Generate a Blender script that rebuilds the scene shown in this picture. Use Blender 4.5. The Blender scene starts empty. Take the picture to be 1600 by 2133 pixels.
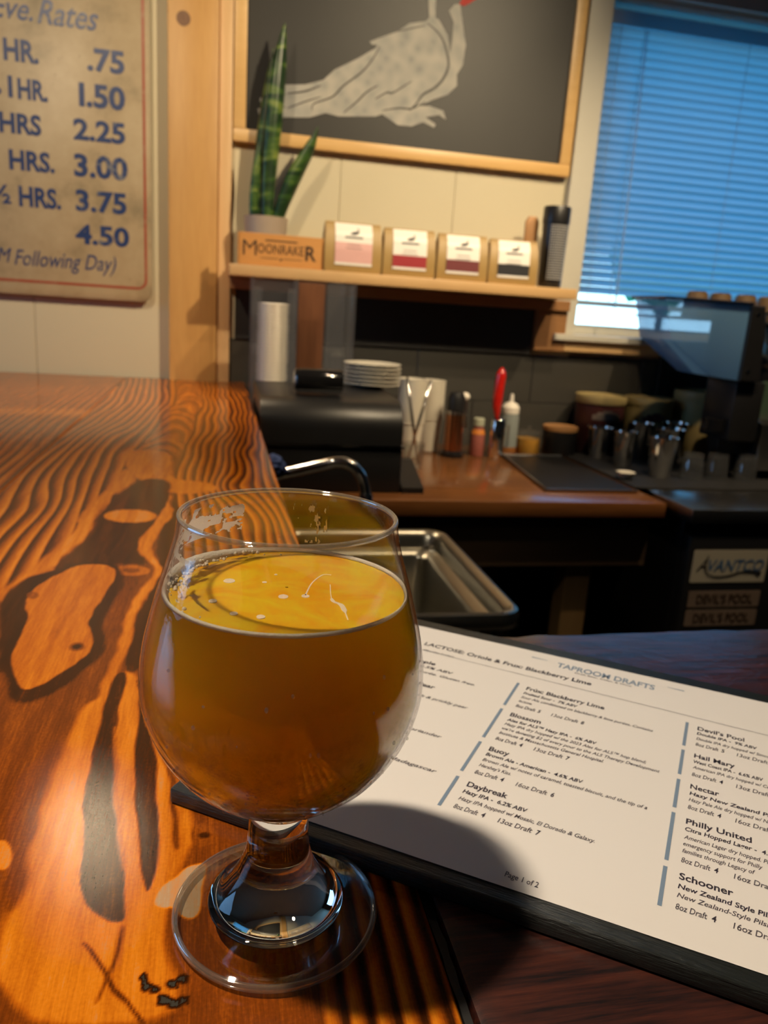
import bpy, bmesh, math, random
import numpy as np
from mathutils import Vector, Matrix

random.seed(7)
PI = math.pi
scene = bpy.context.scene
COL = scene.collection
ZC = 1.07                       # height of the bar top above the floor; heights below are measured from the bar top

# ------------------------------------------------------------------ camera
cam_d = bpy.data.cameras.new('camera')
cam = bpy.data.objects.new('camera', cam_d)
COL.objects.link(cam)
CP, CY, CR = 0.25575244, 0.22331759, 0.06643664      # pitch down, yaw to the right, roll
def _cam_axes():
    cy, sy, cp, sp = math.cos(CY), math.sin(CY), math.cos(CP), math.sin(CP)
    f = Vector((sy*cp, cy*cp, -sp)); r = Vector((cy, -sy, 0)); u = r.cross(f)
    cr, sr = math.cos(CR), math.sin(CR)
    return cr*r + sr*u, -sr*r + cr*u, f
_r, _u, _f = _cam_axes()
cam.matrix_world = Matrix(((_r.x, _u.x, -_f.x, 0), (_r.y, _u.y, -_f.y, 0), (_r.z, _u.z, -_f.z, 0.2134+ZC), (0, 0, 0, 1)))
cam_d.sensor_fit = 'VERTICAL'; cam_d.sensor_height = 24.0
cam_d.lens = 24.0*1622.3/2133
cam_d.clip_start = 0.01; cam_d.clip_end = 200
cam_d.dof.use_dof = True
cam_d.dof.focus_distance = 0.262
cam_d.dof.aperture_fstop = 11.5
scene.camera = cam

# ------------------------------------------------------------------ sky, lamps, exposure
world = bpy.data.worlds.new('world'); scene.world = world
world.use_nodes = True
wn = world.node_tree; wn.nodes.clear()
wo = wn.nodes.new('ShaderNodeOutputWorld'); wb = wn.nodes.new('ShaderNodeBackground')
wt = wn.nodes.new('ShaderNodeTexCoord'); ws = wn.nodes.new('ShaderNodeSeparateXYZ'); wr = wn.nodes.new('ShaderNodeValToRGB')
wn.links.new(wt.outputs['Generated'], ws.inputs[0]); wn.links.new(ws.outputs['Z'], wr.inputs[0])
wr.color_ramp.elements[0].position = 0.0; wr.color_ramp.elements[0].color = (0.55, 0.88, 1.0, 1)
wr.color_ramp.elements[1].position = 0.22; wr.color_ramp.elements[1].color = (0.02, 0.27, 0.60, 1)
wn.links.new(wr.outputs[0], wb.inputs['Color']); wb.inputs['Strength'].default_value = 4.0
wn.links.new(wb.outputs[0], wo.inputs['Surface'])

def spot(name, loc, target, power, color, size, blend, radius):
    d = bpy.data.lights.new(name, 'SPOT'); d.energy = power; d.color = color
    d.spot_size = math.radians(size); d.spot_blend = blend; d.shadow_soft_size = radius
    o = bpy.data.objects.new(name, d); COL.objects.link(o)
    o.location = (loc[0], loc[1], loc[2]+ZC)
    v = Vector(target)-Vector(loc); o.rotation_euler = v.to_track_quat('-Z', 'Y').to_euler()
    return o
WARM = (1.0, 0.76, 0.48)
key_lamp = spot('bar_spot_light', (-0.40, 0.235, 1.18), (0.06, 0.30, 0), 66, (1.0, 0.86, 0.67), 75, 0.9, 0.034)
counter_lamp = spot('counter_spot_light', (-0.31, 1.86, 1.18), (-0.10, 1.35, 0), 27, WARM, 70, 1.0, 0.042)
wall_lamp = spot('wall_spot_light', (0.95, 0.75, 1.38), (0.25, 2.1, 0.42), 105, (1.0, 0.79, 0.50), 70, 1.0, 0.03)
sign_lamp = spot('sign_spot_light', (-0.55, 0.70, 1.38), (-0.25, 2.1, 0.45), 50, (1.0, 0.79, 0.52), 62, 1.0, 0.03)
bench_lamp = spot('bench_spot_light', (0.75, 1.05, 1.38), (0.75, 1.8, -0.1), 32, WARM, 80, 1.0, 0.018)
right_fill = spot('machine_fill_spot', (1.35, 1.15, 1.38), (1.25, 1.85, -0.05), 62, WARM, 85, 1.0, 0.018)  # added fill that brightens the shakers, tubs and machine
dl = bpy.data.lights.new('blue_side_fill', 'AREA'); dl.energy = 16; dl.color = (0.25, 0.55, 1.0); dl.shape = 'RECTANGLE'; dl.size = 1.2; dl.size_y = 1.0  # blue fill added for reflections on the glass's left edge, no window there
dlo = bpy.data.objects.new('blue_side_fill', dl); COL.objects.link(dlo); dlo.location = (-2.5, 1.15, 0.55+ZC)
dlo.rotation_euler = (Vector((0.3, 0.6, 0))-Vector((-2.5, 1.15, 0.55))).to_track_quat('-Z', 'Y').to_euler()
scene.view_settings.view_transform = 'Standard'
scene.view_settings.look = 'None'
scene.view_settings.exposure = 0.0
scene.view_settings.gamma = 1.0
scene.view_settings.use_curve_mapping = False
cy_ = scene.cycles
cy_.use_denoising = True
cy_.max_bounces = 20; cy_.transmission_bounces = 12; cy_.transparent_max_bounces = 24; cy_.glossy_bounces = 5; cy_.diffuse_bounces = 4; cy_.volume_bounces = 14
cy_.caustics_refractive = True; cy_.caustics_reflective = False
cy_.blur_glossy = 1.0
cy_.sample_clamp_indirect = 6.0

# ------------------------------------------------------------------ helpers
class MB:
    """collects shapes into one mesh"""
    def __init__(self): self.bm = bmesh.new()
    def box(self, x0, x1, y0, y1, z0, z1, bevel=0.0, seg=2):
        vs = [self.bm.verts.new(p) for p in ((x0,y0,z0),(x1,y0,z0),(x1,y1,z0),(x0,y1,z0),(x0,y0,z1),(x1,y0,z1),(x1,y1,z1),(x0,y1,z1))]
        fs = [self.bm.faces.new([vs[i] for i in q]) for q in ((3,2,1,0),(4,5,6,7),(0,1,5,4),(1,2,6,5),(2,3,7,6),(3,0,4,7))]
        if bevel > 0:
            es = list({e for f in fs for e in f.edges})
            bmesh.ops.bevel(self.bm, geom=es, offset=bevel, segments=seg, profile=0.5, affect='EDGES')
        return self
    def lathe(self, prof, n=48, c=(0,0,0), cap0=True, cap1=True, axis='Z', a0=0.0, a1=2*PI):
        full = abs(a1-a0-2*PI) < 1e-6
        m = n if full else n+1
        rings = []
        for r, z in prof:
            ring = []
            for i in range(m):
                a = a0+(a1-a0)*i/n
                p = (r*math.cos(a), r*math.sin(a), z)
                if axis == 'X': p = (p[2], p[0], p[1])
                if axis == 'Y': p = (p[0], p[2], p[1])
                ring.append(self.bm.verts.new((p[0]+c[0], p[1]+c[1], p[2]+c[2])))
            rings.append(ring)
        for a, b in zip(rings, rings[1:]):
            for i in range(n if not full else m):
                j = (i+1) % m
                self.bm.faces.new((a[i], a[j], b[j], b[i]))
        if full and cap0 and prof[0][0] > 1e-6: self.bm.faces.new(list(reversed(rings[0])))
        if full and cap1 and prof[-1][0] > 1e-6: self.bm.faces.new(rings[-1])
        return self
    def tube(self, pts, r, n=12, caps=True):
        pts = [Vector(p) for p in pts]
        rs = [float(v) for v in np.interp(np.linspace(0, 1, len(pts)), np.linspace(0, 1, len(r)), r)] if isinstance(r, (list, tuple)) else [r]*len(pts)
        prev = None; up = Vector((0, 0, 1))
        t0 = (pts[1]-pts[0]).normalized()
        if abs(t0.dot(up)) > 0.9: up = Vector((1, 0, 0))
        rings = []
        for i, p in enumerate(pts):
            t = (pts[min(i+1, len(pts)-1)]-pts[max(i-1, 0)]).normalized()
            s = t.cross(up).normalized(); w = s.cross(t).normalized(); up = w
            rings.append([self.bm.verts.new(p+rs[i]*(math.cos(a)*s+math.sin(a)*w)) for a in [2*PI*k/n for k in range(n)]])
        for a, b in zip(rings, rings[1:]):
            for i in range(n):
                self.bm.faces.new((a[i], b[i], b[(i+1) % n], a[(i+1) % n]))
        if caps:
            self.bm.faces.new(rings[0]); self.bm.faces.new(list(reversed(rings[-1])))
        return self
    def prism(self, poly, y0, y1, plane='XZ', bevel=0.0):
        """poly in a plane, pushed along the third axis from y0 to y1"""
        def P(a, b, c):
            return {'XZ': (a, c, b), 'XY': (a, b, c), 'YZ': (c, a, b)}[plane]
        A = [self.bm.verts.new(P(a, b, y0)) for a, b in poly]; B = [self.bm.verts.new(P(a, b, y1)) for a, b in poly]
        fs = [self.bm.faces.new(A), self.bm.faces.new(list(reversed(B)))]
        n = len(poly)
        for i in range(n):
            fs.append(self.bm.faces.new((A[i], B[i], B[(i+1) % n], A[(i+1) % n])))
        if bevel > 0:
            es = [e for e in {e for f in fs[:2] for e in f.edges}]
            bmesh.ops.bevel(self.bm, geom=es, offset=bevel, segments=2, profile=0.5, affect='EDGES')
        return self
    def add(self, verts, faces, M=None):
        vs = [self.bm.verts.new((M @ Vector(v)) if M else v) for v in verts]
        for f in faces:
            try: self.bm.faces.new([vs[i] for i in f])
            except ValueError: pass
        return self
    def xform(self, M):
        bmesh.ops.transform(self.bm, matrix=M, verts=self.bm.verts); return self
    def build(self, name, mat, parent=None, smooth=False, recalc=True, loc=None):
        if recalc: bmesh.ops.recalc_face_normals(self.bm, faces=self.bm.faces)
        me = bpy.data.meshes.new(name); self.bm.to_mesh(me); self.bm.free()
        for m in (mat if isinstance(mat, (list, tuple)) else [mat]): me.materials.append(m)
        if smooth:
            me.polygons.foreach_set('use_smooth', [True]*len(me.polygons))
            if smooth == 'auto': me.set_sharp_from_angle(angle=math.radians(35))
        o = bpy.data.objects.new(name, me); COL.objects.link(o)
        if parent is not None: o.parent = parent
        elif loc is not None: o.location = (loc[0], loc[1], loc[2]+ZC)
        else: o.location = (0, 0, ZC)
        return o

def tag(o, label=None, cat=None, group=None, kind=None):
    if label: o['label'] = label
    if cat: o['category'] = cat
    if group: o['group'] = group
    if kind: o['kind'] = kind
    return o
def thing(name, label, cat, loc=(0, 0, 0), group=None, rz=0.0):
    o = bpy.data.objects.new(name, None); COL.objects.link(o)
    o.empty_display_size = 0.02
    o.location = (loc[0], loc[1], loc[2]+ZC); o.rotation_euler = (0, 0, rz)
    return tag(o, label, cat, group)
def structure(name, loc=(0, 0, 0)):
    o = bpy.data.objects.new(name, None); COL.objects.link(o); o.location = (loc[0], loc[1], loc[2]+ZC)
    o['kind'] = 'structure'; return o
def share(name, src, parent, loc=(0, 0, 0), rot=(0, 0, 0), scale=(1, 1, 1)):
    o = bpy.data.objects.new(name, src.data); COL.objects.link(o); o.parent = parent
    o.location = loc; o.rotation_euler = rot; o.scale = scale; return o
def kids(o): return [c for c in bpy.data.objects if c.parent == o]
def dup(root, loc, rz=0.0, label=None):
    r = root.copy(); COL.objects.link(r); r.location = (loc[0], loc[1], loc[2]+ZC); r.rotation_euler = (0, 0, rz)
    if label: r['label'] = label
    for ch in kids(root):
        c = ch.copy(); COL.objects.link(c); c.parent = r
        for g in kids(ch):
            d = g.copy(); COL.objects.link(d); d.parent = c
    return r

# ------------------------------------------------------------------ materials
def newmat(name):
    m = bpy.data.materials.new(name); m.use_nodes = True
    nt = m.node_tree; nt.nodes.clear()
    out = nt.nodes.new('ShaderNodeOutputMaterial')
    return m, nt, out
def N(nt, typ, **kw):
    n = nt.nodes.new(typ)
    for k, v in kw.items():
        if k in n.inputs.keys(): n.inputs[k].default_value = v
        else: setattr(n, k, v)
    return n
def mat(name, color, rough=0.5, metal=0.0, coat=0.0, var=0.08, scale=40.0, bump=0.0, stretch=(1, 1, 1), spec=0.5, sheen=0.0, sss=0.0, trans=0.0, ior=1.5, emit=None):
    m, nt, out = newmat(name)
    b = N(nt, 'ShaderNodeBsdfPrincipled'); nt.links.new(b.outputs[0], out.inputs['Surface'])
    b.inputs['Roughness'].default_value = rough; b.inputs['Metallic'].default_value = metal
    b.inputs['Coat Weight'].default_value = coat; b.inputs['Coat Roughness'].default_value = 0.08
    b.inputs['Specular IOR Level'].default_value = spec; b.inputs['IOR'].default_value = ior
    b.inputs['Transmission Weight'].default_value = trans
    if sss: b.inputs['Subsurface Weight'].default_value = sss; b.inputs['Subsurface Scale'].default_value = 0.01
    tc = N(nt, 'ShaderNodeTexCoord'); mp = N(nt, 'ShaderNodeMapping'); mp.inputs['Scale'].default_value = stretch
    nt.links.new(tc.outputs['Object'], mp.inputs['Vector'])
    nz = N(nt, 'ShaderNodeTexNoise', Scale=scale, Detail=5.0, Roughness=0.6); nt.links.new(mp.outputs[0], nz.inputs['Vector'])
    mx = N(nt, 'ShaderNodeMix', data_type='RGBA'); 
    lo = [c*(1-var) for c in color]; hi = [min(1, c*(1+var)) for c in color]
    mx.inputs['A'].default_value = (*lo, 1); mx.inputs['B'].default_value = (*hi, 1)
    nt.links.new(nz.outputs['Fac'], mx.inputs['Factor']); nt.links.new(mx.outputs['Result'], b.inputs['Base Color'])
    if bump:
        bp = N(nt, 'ShaderNodeBump', Strength=bump, Distance=0.002); nt.links.new(nz.outputs['Fac'], bp.inputs['Height']); nt.links.new(bp.outputs[0], b.inputs['Normal'])
    if emit:
        b.inputs['Emission Color'].default_value = (*emit[:3], 1); b.inputs['Emission Strength'].default_value = emit[3]
    return m
def wood(name, dark, light, axis='Y', rings=18.0, rough=0.4, coat=0.0, dist=3.0, scale=1.0):
    m, nt, out = newmat(name)
    b = N(nt, 'ShaderNodeBsdfPrincipled', Roughness=rough); nt.links.new(b.outputs[0], out.inputs['Surface'])
    b.inputs['Coat Weight'].default_value = coat; b.inputs['Coat Roughness'].default_value = 0.1
    tc = N(nt, 'ShaderNodeTexCoord'); mp = N(nt, 'ShaderNodeMapping')
    st = {'X': (0.12, 1, 1), 'Y': (1, 0.12, 1), 'Z': (1, 1, 0.12)}[axis]
    mp.inputs['Scale'].default_value = [s*scale for s in st]
    nt.links.new(tc.outputs['Object'], mp.inputs['Vector'])
    w = N(nt, 'ShaderNodeTexNoise', Scale=rings, Detail=6.0, Roughness=0.65, Distortion=dist*0.2); nt.links.new(mp.outputs[0], w.inputs['Vector'])
    f = N(nt, 'ShaderNodeTexNoise', Scale=rings*14, Detail=3.0); nt.links.new(mp.outputs[0], f.inputs['Vector'])
    r = N(nt, 'ShaderNodeValToRGB'); r.color_ramp.elements[0].position = 0.3; r.color_ramp.elements[0].color = (*dark, 1)
    r.color_ramp.elements[1].position = 0.68; r.color_ramp.elements[1].color = (*light, 1)
    a = N(nt, 'ShaderNodeMix'); a.inputs['Factor'].default_value = 0.25
    nt.links.new(w.outputs['Fac'], a.inputs['A']); nt.links.new(f.outputs['Fac'], a.inputs['B'])
    nt.links.new(a.outputs['Result'], r.inputs[0]); nt.links.new(r.outputs[0], b.inputs['Base Color'])
    bp = N(nt, 'ShaderNodeBump', Strength=0.15, Distance=0.001); nt.links.new(f.outputs['Fac'], bp.inputs['Height']); nt.links.new(bp.outputs[0], b.inputs['Normal'])
    return m
def sheen(nt, ior):
    """two-sided Fresnel reflectance of a thin sheet"""
    f0 = ((ior-1)/(ior+1))**2
    lw_ = N(nt, 'ShaderNodeLayerWeight'); lw_.inputs['Blend'].default_value = 0.5
    pw = N(nt, 'ShaderNodeMath', operation='POWER'); nt.links.new(lw_.outputs['Facing'], pw.inputs[0]); pw.inputs[1].default_value = 5.0
    ml = N(nt, 'ShaderNodeMath', operation='MULTIPLY_ADD'); nt.links.new(pw.outputs[0], ml.inputs[0]); ml.inputs[1].default_value = 1-f0; ml.inputs[2].default_value = f0
    return ml
def thin_glass(name, tint=(1, 1, 1), rough=0.02, ior=1.5, haze=0.0, hazecol=(0.8, 0.8, 0.8)):
    """a thin sheet of clear material: light goes straight through, with a Fresnel sheen"""
    m, nt, out = newmat(name)
    t = N(nt, 'ShaderNodeBsdfTransparent'); t.inputs[0].default_value = (*tint, 1)
    g = N(nt, 'ShaderNodeBsdfGlossy', Roughness=rough); fr = sheen(nt, ior)
    mx = N(nt, 'ShaderNodeMixShader'); nt.links.new(fr.outputs[0], mx.inputs[0]); nt.links.new(t.outputs[0], mx.inputs[1]); nt.links.new(g.outputs[0], mx.inputs[2])
    last = mx
    if haze > 0:
        d = N(nt, 'ShaderNodeBsdfDiffuse'); d.inputs[0].default_value = (*hazecol, 1)
        tr = N(nt, 'ShaderNodeBsdfTranslucent'); tr.inputs[0].default_value = (*hazecol, 1)
        h = N(nt, 'ShaderNodeMixShader'); h.inputs[0].default_value = 0.5
        nt.links.new(d.outputs[0], h.inputs[1]); nt.links.new(tr.outputs[0], h.inputs[2])
        k = N(nt, 'ShaderNodeMixShader'); k.inputs[0].default_value = haze
        nt.links.new(mx.outputs[0], k.inputs[1]); nt.links.new(h.outputs[0], k.inputs[2]); last = k
    nt.links.new(last.outputs[0], out.inputs['Surface'])
    return m

M = {}
M['cream'] = mat('cream_paint', (0.62, 0.56, 0.40), 0.55, var=0.03, scale=6)
M['ceiling'] = mat('dark_ceiling_paint', (0.16, 0.125, 0.09), 0.7, var=0.03)
M['floor'] = mat('dark_floor', (0.035, 0.03, 0.028), 0.5, var=0.2, scale=8)
M['white_trim'] = mat('white_trim_paint', (0.60, 0.58, 0.50), 0.4, var=0.03)
M['pine'] = wood('pine_post_wood', (0.50, 0.26, 0.075), (0.66, 0.38, 0.125), 'Z', 9, 0.45)
M['pine_light'] = wood('pale_pine_wood', (0.66, 0.42, 0.20), (0.78, 0.52, 0.27), 'Z', 9, 0.45)
M['frame_wood'] = wood('frame_maple_wood', (0.66, 0.40, 0.14), (0.80, 0.52, 0.22), 'X', 8, 0.4)
M['shelf_wood'] = wood('shelf_wood', (0.50, 0.30, 0.13), (0.66, 0.43, 0.20), 'X', 8, 0.45)
M['trim_wood'] = wood('brown_trim_wood', (0.24, 0.11, 0.035), (0.36, 0.18, 0.07), 'X', 10, 0.5)
M['bench_wood'] = wood('bench_top_wood', (0.13, 0.045, 0.014), (0.27, 0.11, 0.035), 'X', 9, 0.22, coat=0.5)
M['dark_bar'] = None
M['chalk'] = mat('chalkboard_black', (0.018, 0.017, 0.016), 0.5, var=0.3, scale=5)
M['tile'] = mat('charcoal_wall_tile', (0.055, 0.052, 0.045), 0.35, var=0.15, scale=9)
M['grout'] = mat('dark_grout', (0.03, 0.03, 0.028), 0.8)
M['black'] = mat('black_plastic', (0.012, 0.012, 0.013), 0.38, var=0.2)
M['black_gloss'] = mat('black_gloss_plastic', (0.01, 0.01, 0.011), 0.08, var=0.1)
M['black_rubber'] = mat('black_rubber', (0.012, 0.012, 0.013), 0.6, var=0.3, bump=0.3, scale=200)
M['steel'] = mat('brushed_steel', (0.55, 0.53, 0.50), 0.25, metal=1.0, var=0.08, scale=60, stretch=(0.05, 1, 1))
M['chrome'] = mat('chrome', (0.78, 0.77, 0.74), 0.12, metal=1.0, var=0.03)
M['china'] = mat('white_china', (0.72, 0.68, 0.58), 0.18, var=0.03)
M['paper_cup'] = mat('white_paper_cup', (0.66, 0.62, 0.52), 0.5, var=0.04)
M['lid'] = mat('white_plastic_lid', (0.82, 0.77, 0.68), 0.3, var=0.03)
M['kraft'] = mat('tan_kraft_foil', (0.40, 0.26, 0.09), 0.5, var=0.12, scale=25, bump=0.4)
M['label_white'] = mat('white_label_paper', (0.86, 0.83, 0.78), 0.45, var=0.02)
M['ink_black'] = mat('black_ink', (0.02, 0.02, 0.025), 0.5, var=0.1)
M['acrylic'] = thin_glass('clear_acrylic', (0.93, 0.94, 0.95), 0.08, ior=1.75, haze=0.06, hazecol=(.7, .72, .78))
M['pane'] = thin_glass('window_glass', (0.95, 0.98, 1.0), 0.01)
M['pane_small'] = thin_glass('small_glass', (0.92, 0.93, 0.92), 0.04, ior=1.8, haze=0.05)
M['ceramic_pot'] = mat('grey_brown_pot', (0.40, 0.32, 0.25), 0.6, var=0.06)
M['soil'] = mat('potting_soil', (0.03, 0.02, 0.012), 0.9, bump=1.0, var=0.5, scale=150)

# ------------------------------------------------------------------ printed and painted lettering
_txt = {}
def text_geo(body, shear=0.0, bold=0.0, spacing=1.0):
    """flat outlines of a line of writing; returns vertices with cap height 1 and baseline 0, starting at x 0"""
    key = (body, shear, bold, spacing)
    if key in _txt: return _txt[key]
    def conv(s):
        c = bpy.data.curves.new('t', 'FONT'); c.body = s; c.shear = shear; c.offset = bold; c.resolution_u = 3; c.space_character = spacing
        c.fill_mode = 'FRONT'; c.extrude = 0
        o = bpy.data.objects.new('t', c); COL.objects.link(o)
        bpy.context.view_layer.update()
        dg = bpy.context.evaluated_depsgraph_get()
        me = o.evaluated_get(dg).to_mesh()
        vs = [tuple(v.co) for v in me.vertices]; fs = [tuple(p.vertices) for p in me.polygons]
        o.evaluated_get(dg).to_mesh_clear()
        bpy.data.objects.remove(o); bpy.data.curves.remove(c)
        return vs, fs
    if 'H' not in _txt:
        _txt['H'] = 1.0; v, f = conv('H'); _txt['H'] = max(p[1] for p in v)
    v, f = conv(body); k = 1.0/_txt['H']
    x0 = min(p[0] for p in v)
    v = [((p[0]-x0)*k, p[1]*k, 0) for p in v]
    _txt[key] = (v, f); return _txt[key]
def put_text(mb, body, x, y, h, x1=None, z=0.0, shear=0.0, bold=0.0, wall=False, M=None, align='L', spacing=1.0, sx=1.0):
    v, f = text_geo(body, shear, bold, spacing)
    w = max(p[0] for p in v); k = (x1-x)/w if x1 is not None else h*sx
    if align == 'R': x = x-w*k
    if align == 'C': x = x-w*k/2
    pts = [((x+p[0]*k, z, y+p[1]*h) if wall else (x+p[0]*k, y+p[1]*h, z)) for p in v]
    mb.add(pts, f, M); return mb
def ribbon(mb, pts, w, z=0.0, wall=False, M=None):
    """a painted or inked stroke of varying width"""
    n = len(pts); ws = list(np.interp(np.linspace(0, 1, n), np.linspace(0, 1, len(w)), w)) if isinstance(w, (list, tuple)) else [w]*n
    L, R = [], []
    for i, p in enumerate(pts):
        a = pts[max(i-1, 0)]; b = pts[min(i+1, n-1)]
        dx, dy = b[0]-a[0], b[1]-a[1]; l = math.hypot(dx, dy) or 1
        nx, ny = -dy/l*ws[i]/2, dx/l*ws[i]/2
        L.append((p[0]+nx, p[1]+ny)); R.append((p[0]-nx, p[1]-ny))
    q = [((a, z, b) if wall else (a, b, z)) for a, b in L+R]
    mb.add(q, [(i, i+1, n+i+1, n+i) for i in range(n-1)], M); return mb
def curve_pts(p, k=6):
    p = [np.array(q, float) for q in p]; out = []
    for i in range(len(p)-1):
        a, b, c, d = p[max(i-1, 0)], p[i], p[i+1], p[min(i+2, len(p)-1)]
        for j in range(k):
            t = j/k; out.append(tuple(.5*((2*b)+(-a+c)*t+(2*a-5*b+4*c-d)*t*t+(-a+3*b-3*c+d)*t**3)))
    out.append(tuple(p[-1])); return out

# ------------------------------------------------------------------ the room
X0, X1, Y0, Y1, ZB, ZT = -2.6, 3.4, -2.4, 2.12, -ZC, 1.45
MB().box(X0-.1, X1+.1, Y0-.1, Y1+.25, ZB-.1, ZB).build('floor', M['floor'])['kind'] = 'structure'
MB().box(X0-.1, X1+.1, Y0-.1, Y1+.25, ZT, ZT+.1).build('ceiling', M['ceiling'])['kind'] = 'structure'
MB().box(X0-.1, X0, Y0, Y1+.2, ZB, ZT).build('wall_left', M['ceiling'])['kind'] = 'structure'
MB().box(X1, X1+.1, Y0, Y1+.2, ZB, ZT).build('wall_right', M['ceiling'])['kind'] = 'structure'
MB().box(X0, X1, Y0-.1, Y0, ZB, ZT).build('wall_front', M['ceiling'])['kind'] = 'structure'
WX0, WX1, WZ0, WZ1 = 0.994, 1.82, 0.176, 1.035          # the window opening
wall = structure('wall_back')
MB().box(X0, WX0, Y1+.012, Y1+.16, ZB, ZT).box(WX1, X1, Y1+.012, Y1+.16, ZB, ZT).box(WX0, WX1, Y1+.012, Y1+.16, ZB, WZ0).box(WX0, WX1, Y1+.012, Y1+.16, WZ1, ZT).build('wall_core', M['cream'], wall)
# upright cream boards with fine joints
px = [-2.6, -2.0, -1.6, -1.2, -0.82, -0.435, -0.06, 0.31, 0.615, 0.925]
for i in range(len(px)-1):
    z0 = ZB if px[i+1] < 0.03 else 0.11
    MB().box(px[i]+.0004, px[i+1]-.0004, Y1, Y1+.012, z0, ZT, 0.001, 1).build('wall_panel', M['cream'], wall)
for a, b, c, d in ((0.925, WX0, 0.11, ZT), (WX0, WX1, WZ1, ZT), (WX1, 2.3, 0.11, ZT), (2.3, 2.85, 0.11, ZT), (2.85, X1, 0.11, ZT)):
    MB().box(a+.0012, b-.0012, Y1, Y1+.012, c, d, 0.001, 1).build('wall_panel', M['cream'], wall)
# charcoal tiles above the back bench
back = structure('trim_backsplash')
MB().box(0.037, X1, Y1+.004, Y1+.012, ZB, 0.115).build('grout', M['grout'], back)
for k, (z0, z1) in enumerate(((-0.155, -0.024), (-0.024, 0.112))):
    x = 0.037 - (0.17 if k else 0.0)
    while x < X1-.01:
        a = max(x, 0.037); b = min(x+.34, X1)
        if b-a > .02: MB().box(a+.001, b-.001, Y1-.004, Y1+.005, z0+.001, z1-.001, 0.0008, 1).build('tile', M['tile'], back)
        x += .34
MB().box(0.05, 0.872, 2.108, 2.116, 0.112, 0.238, 0.001).build('trim_chalkboard', M['chalk'])['kind'] = 'structure'
# the pine post and its paler edge strip
post = structure('trim_post')
MB().box(-0.113, 0.004, 2.085, 2.12, ZB, ZT, 0.003).build('post_board', M['pine'], post, smooth='auto')
MB().box(0.0045, 0.037, 2.098, 2.12, ZB, ZT, 0.003).build('edge_strip', M['pine_light'], post, smooth='auto')
mk = mat('pine_knot', (0.20, 0.10, 0.05), 0.5, var=0.3, scale=120)
kb = MB(); kb.lathe([(0.0, 0), (0.015, 0), (0.016, 0.0006)], 20, axis='Z'); kb.xform(Matrix.Translation((-0.077, 2.0849, 0.828)) @ Matrix.Rotation(PI/2, 4, 'X'))
kb.build('knot', mk, post)
# wood trim round the chalkboard and under the window
t1 = structure('trim_ledge')
MB().box(0.037, 0.962, 2.078, 2.12, 0.236, 0.2645, 0.002).build('ledger_board', M['trim_wood'], t1)
MB().box(0.873, 0.962, 2.090, 2.12, 0.126, 0.236, 0.002).build('upright_board', M['trim_wood'], t1)
MB().box(0.9625, 1.90, 2.090, 2.12, 0.128, 0.158, 0.002).build('apron_board', M['shelf_wood'], t1)

# ------------------------------------------------------------------ window
win = structure('window_1', (1.4, 2.12, WZ0))
def wl(x0, x1, y0, y1, z0, z1, b=0.002): return MB().box(x0-1.4, x1-1.4, y0-2.12, y1-2.12, z0-WZ0, z1-WZ0, b)
wl(0.928, 0.992, 2.098, 2.12, 0.176, 1.11).build('casing', M['white_trim'], win)
wl(1.822, 1.89, 2.098, 2.12, 0.176, 1.11).build('casing', M['white_trim'], win)
wl(0.992, 1.822, 2.098, 2.12, 1.037, 1.11).build('casing', M['white_trim'], win)
wl(0.925, 1.90, 2.075, 2.27, 0.158, 0.1755).build('window_sill', M['white_trim'], win)
for a in ((0.994, 1.002, 2.12, 2.27, 0.176, 1.035), (1.812, 1.82, 2.12, 2.27, 0.176, 1.035), (1.002, 1.812, 2.12, 2.27, 1.027, 1.035)):
    wl(*a, 0.0005).build('jamb', M['white_trim'], win)
for a in ((1.002, 1.03, 2.20, 2.225, 0.176, 1.027), (1.784, 1.812, 2.20, 2.225, 0.176, 1.027), (1.03, 1.784, 2.20, 2.225, 0.176, 0.204), (1.03, 1.784, 2.20, 2.225, 0.99, 1.027)):
    wl(*a).build('sash', M['white_trim'], win)
wl(1.03, 1.784, 2.211, 2.214, 0.204, 0.99, 0).build('window_pane', M['pane'], win)

# slatted blind
def slat_mat():
    m, nt, out = newmat('white_vinyl_slat')
    d = N(nt, 'ShaderNodeBsdfPrincipled', Roughness=0.35); d.inputs['Base Color'].default_value = (0.42, 0.46, 0.50, 1)
    t = N(nt, 'ShaderNodeBsdfTranslucent'); t.inputs[0].default_value = (0.35, 0.60, 0.70, 1)
    x = N(nt, 'ShaderNodeMixShader'); x.inputs[0].default_value = 0.42
    nt.links.new(d.outputs[0], x.inputs[1]); nt.links.new(t.outputs[0], x.inputs[2]); nt.links.new(x.outputs[0], out.inputs['Surface'])
    return m
M['slat'] = slat_mat()
bl = thing('window_blind', 'white slatted blind lowered over the bright blue window', 'blind', (1.407, 2.155, 0.25))
HW = 0.398
wb_ = MB().box(-HW, HW, -.013, .013, 0.725, 0.760, 0.003); wb_.build('head_rail', M['slat'], bl)
sl = MB(); nseg = 5
vs = []; fs = []
for sx in (-1, 1):
    for i in range(nseg+1):
        u = (i/nseg-.5)*0.025; vs.append((sx*HW, u, 0.0022*(1-(2*i/nseg-1)**2)))
for i in range(nseg): fs.append((i, i+1, nseg+1+i+1, nseg+1+i))
sl.add(vs, fs)
s0 = sl.build('slat', M['slat'], bl, smooth=True)
zz = 0.712; k = 0
while zz > 0.032:
    o = s0 if k == 0 else share('slat', s0, bl)
    o.location = (0, 0, zz); o.rotation_euler = (math.radians(-50+random.uniform(-1.5, 1.5)), 0, 0)
    zz -= 0.0213; k += 1
MB().box(-HW, HW, -.011, .011, 0.008, 0.022, 0.003).build('bottom_rail', M['slat'], bl)
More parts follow.
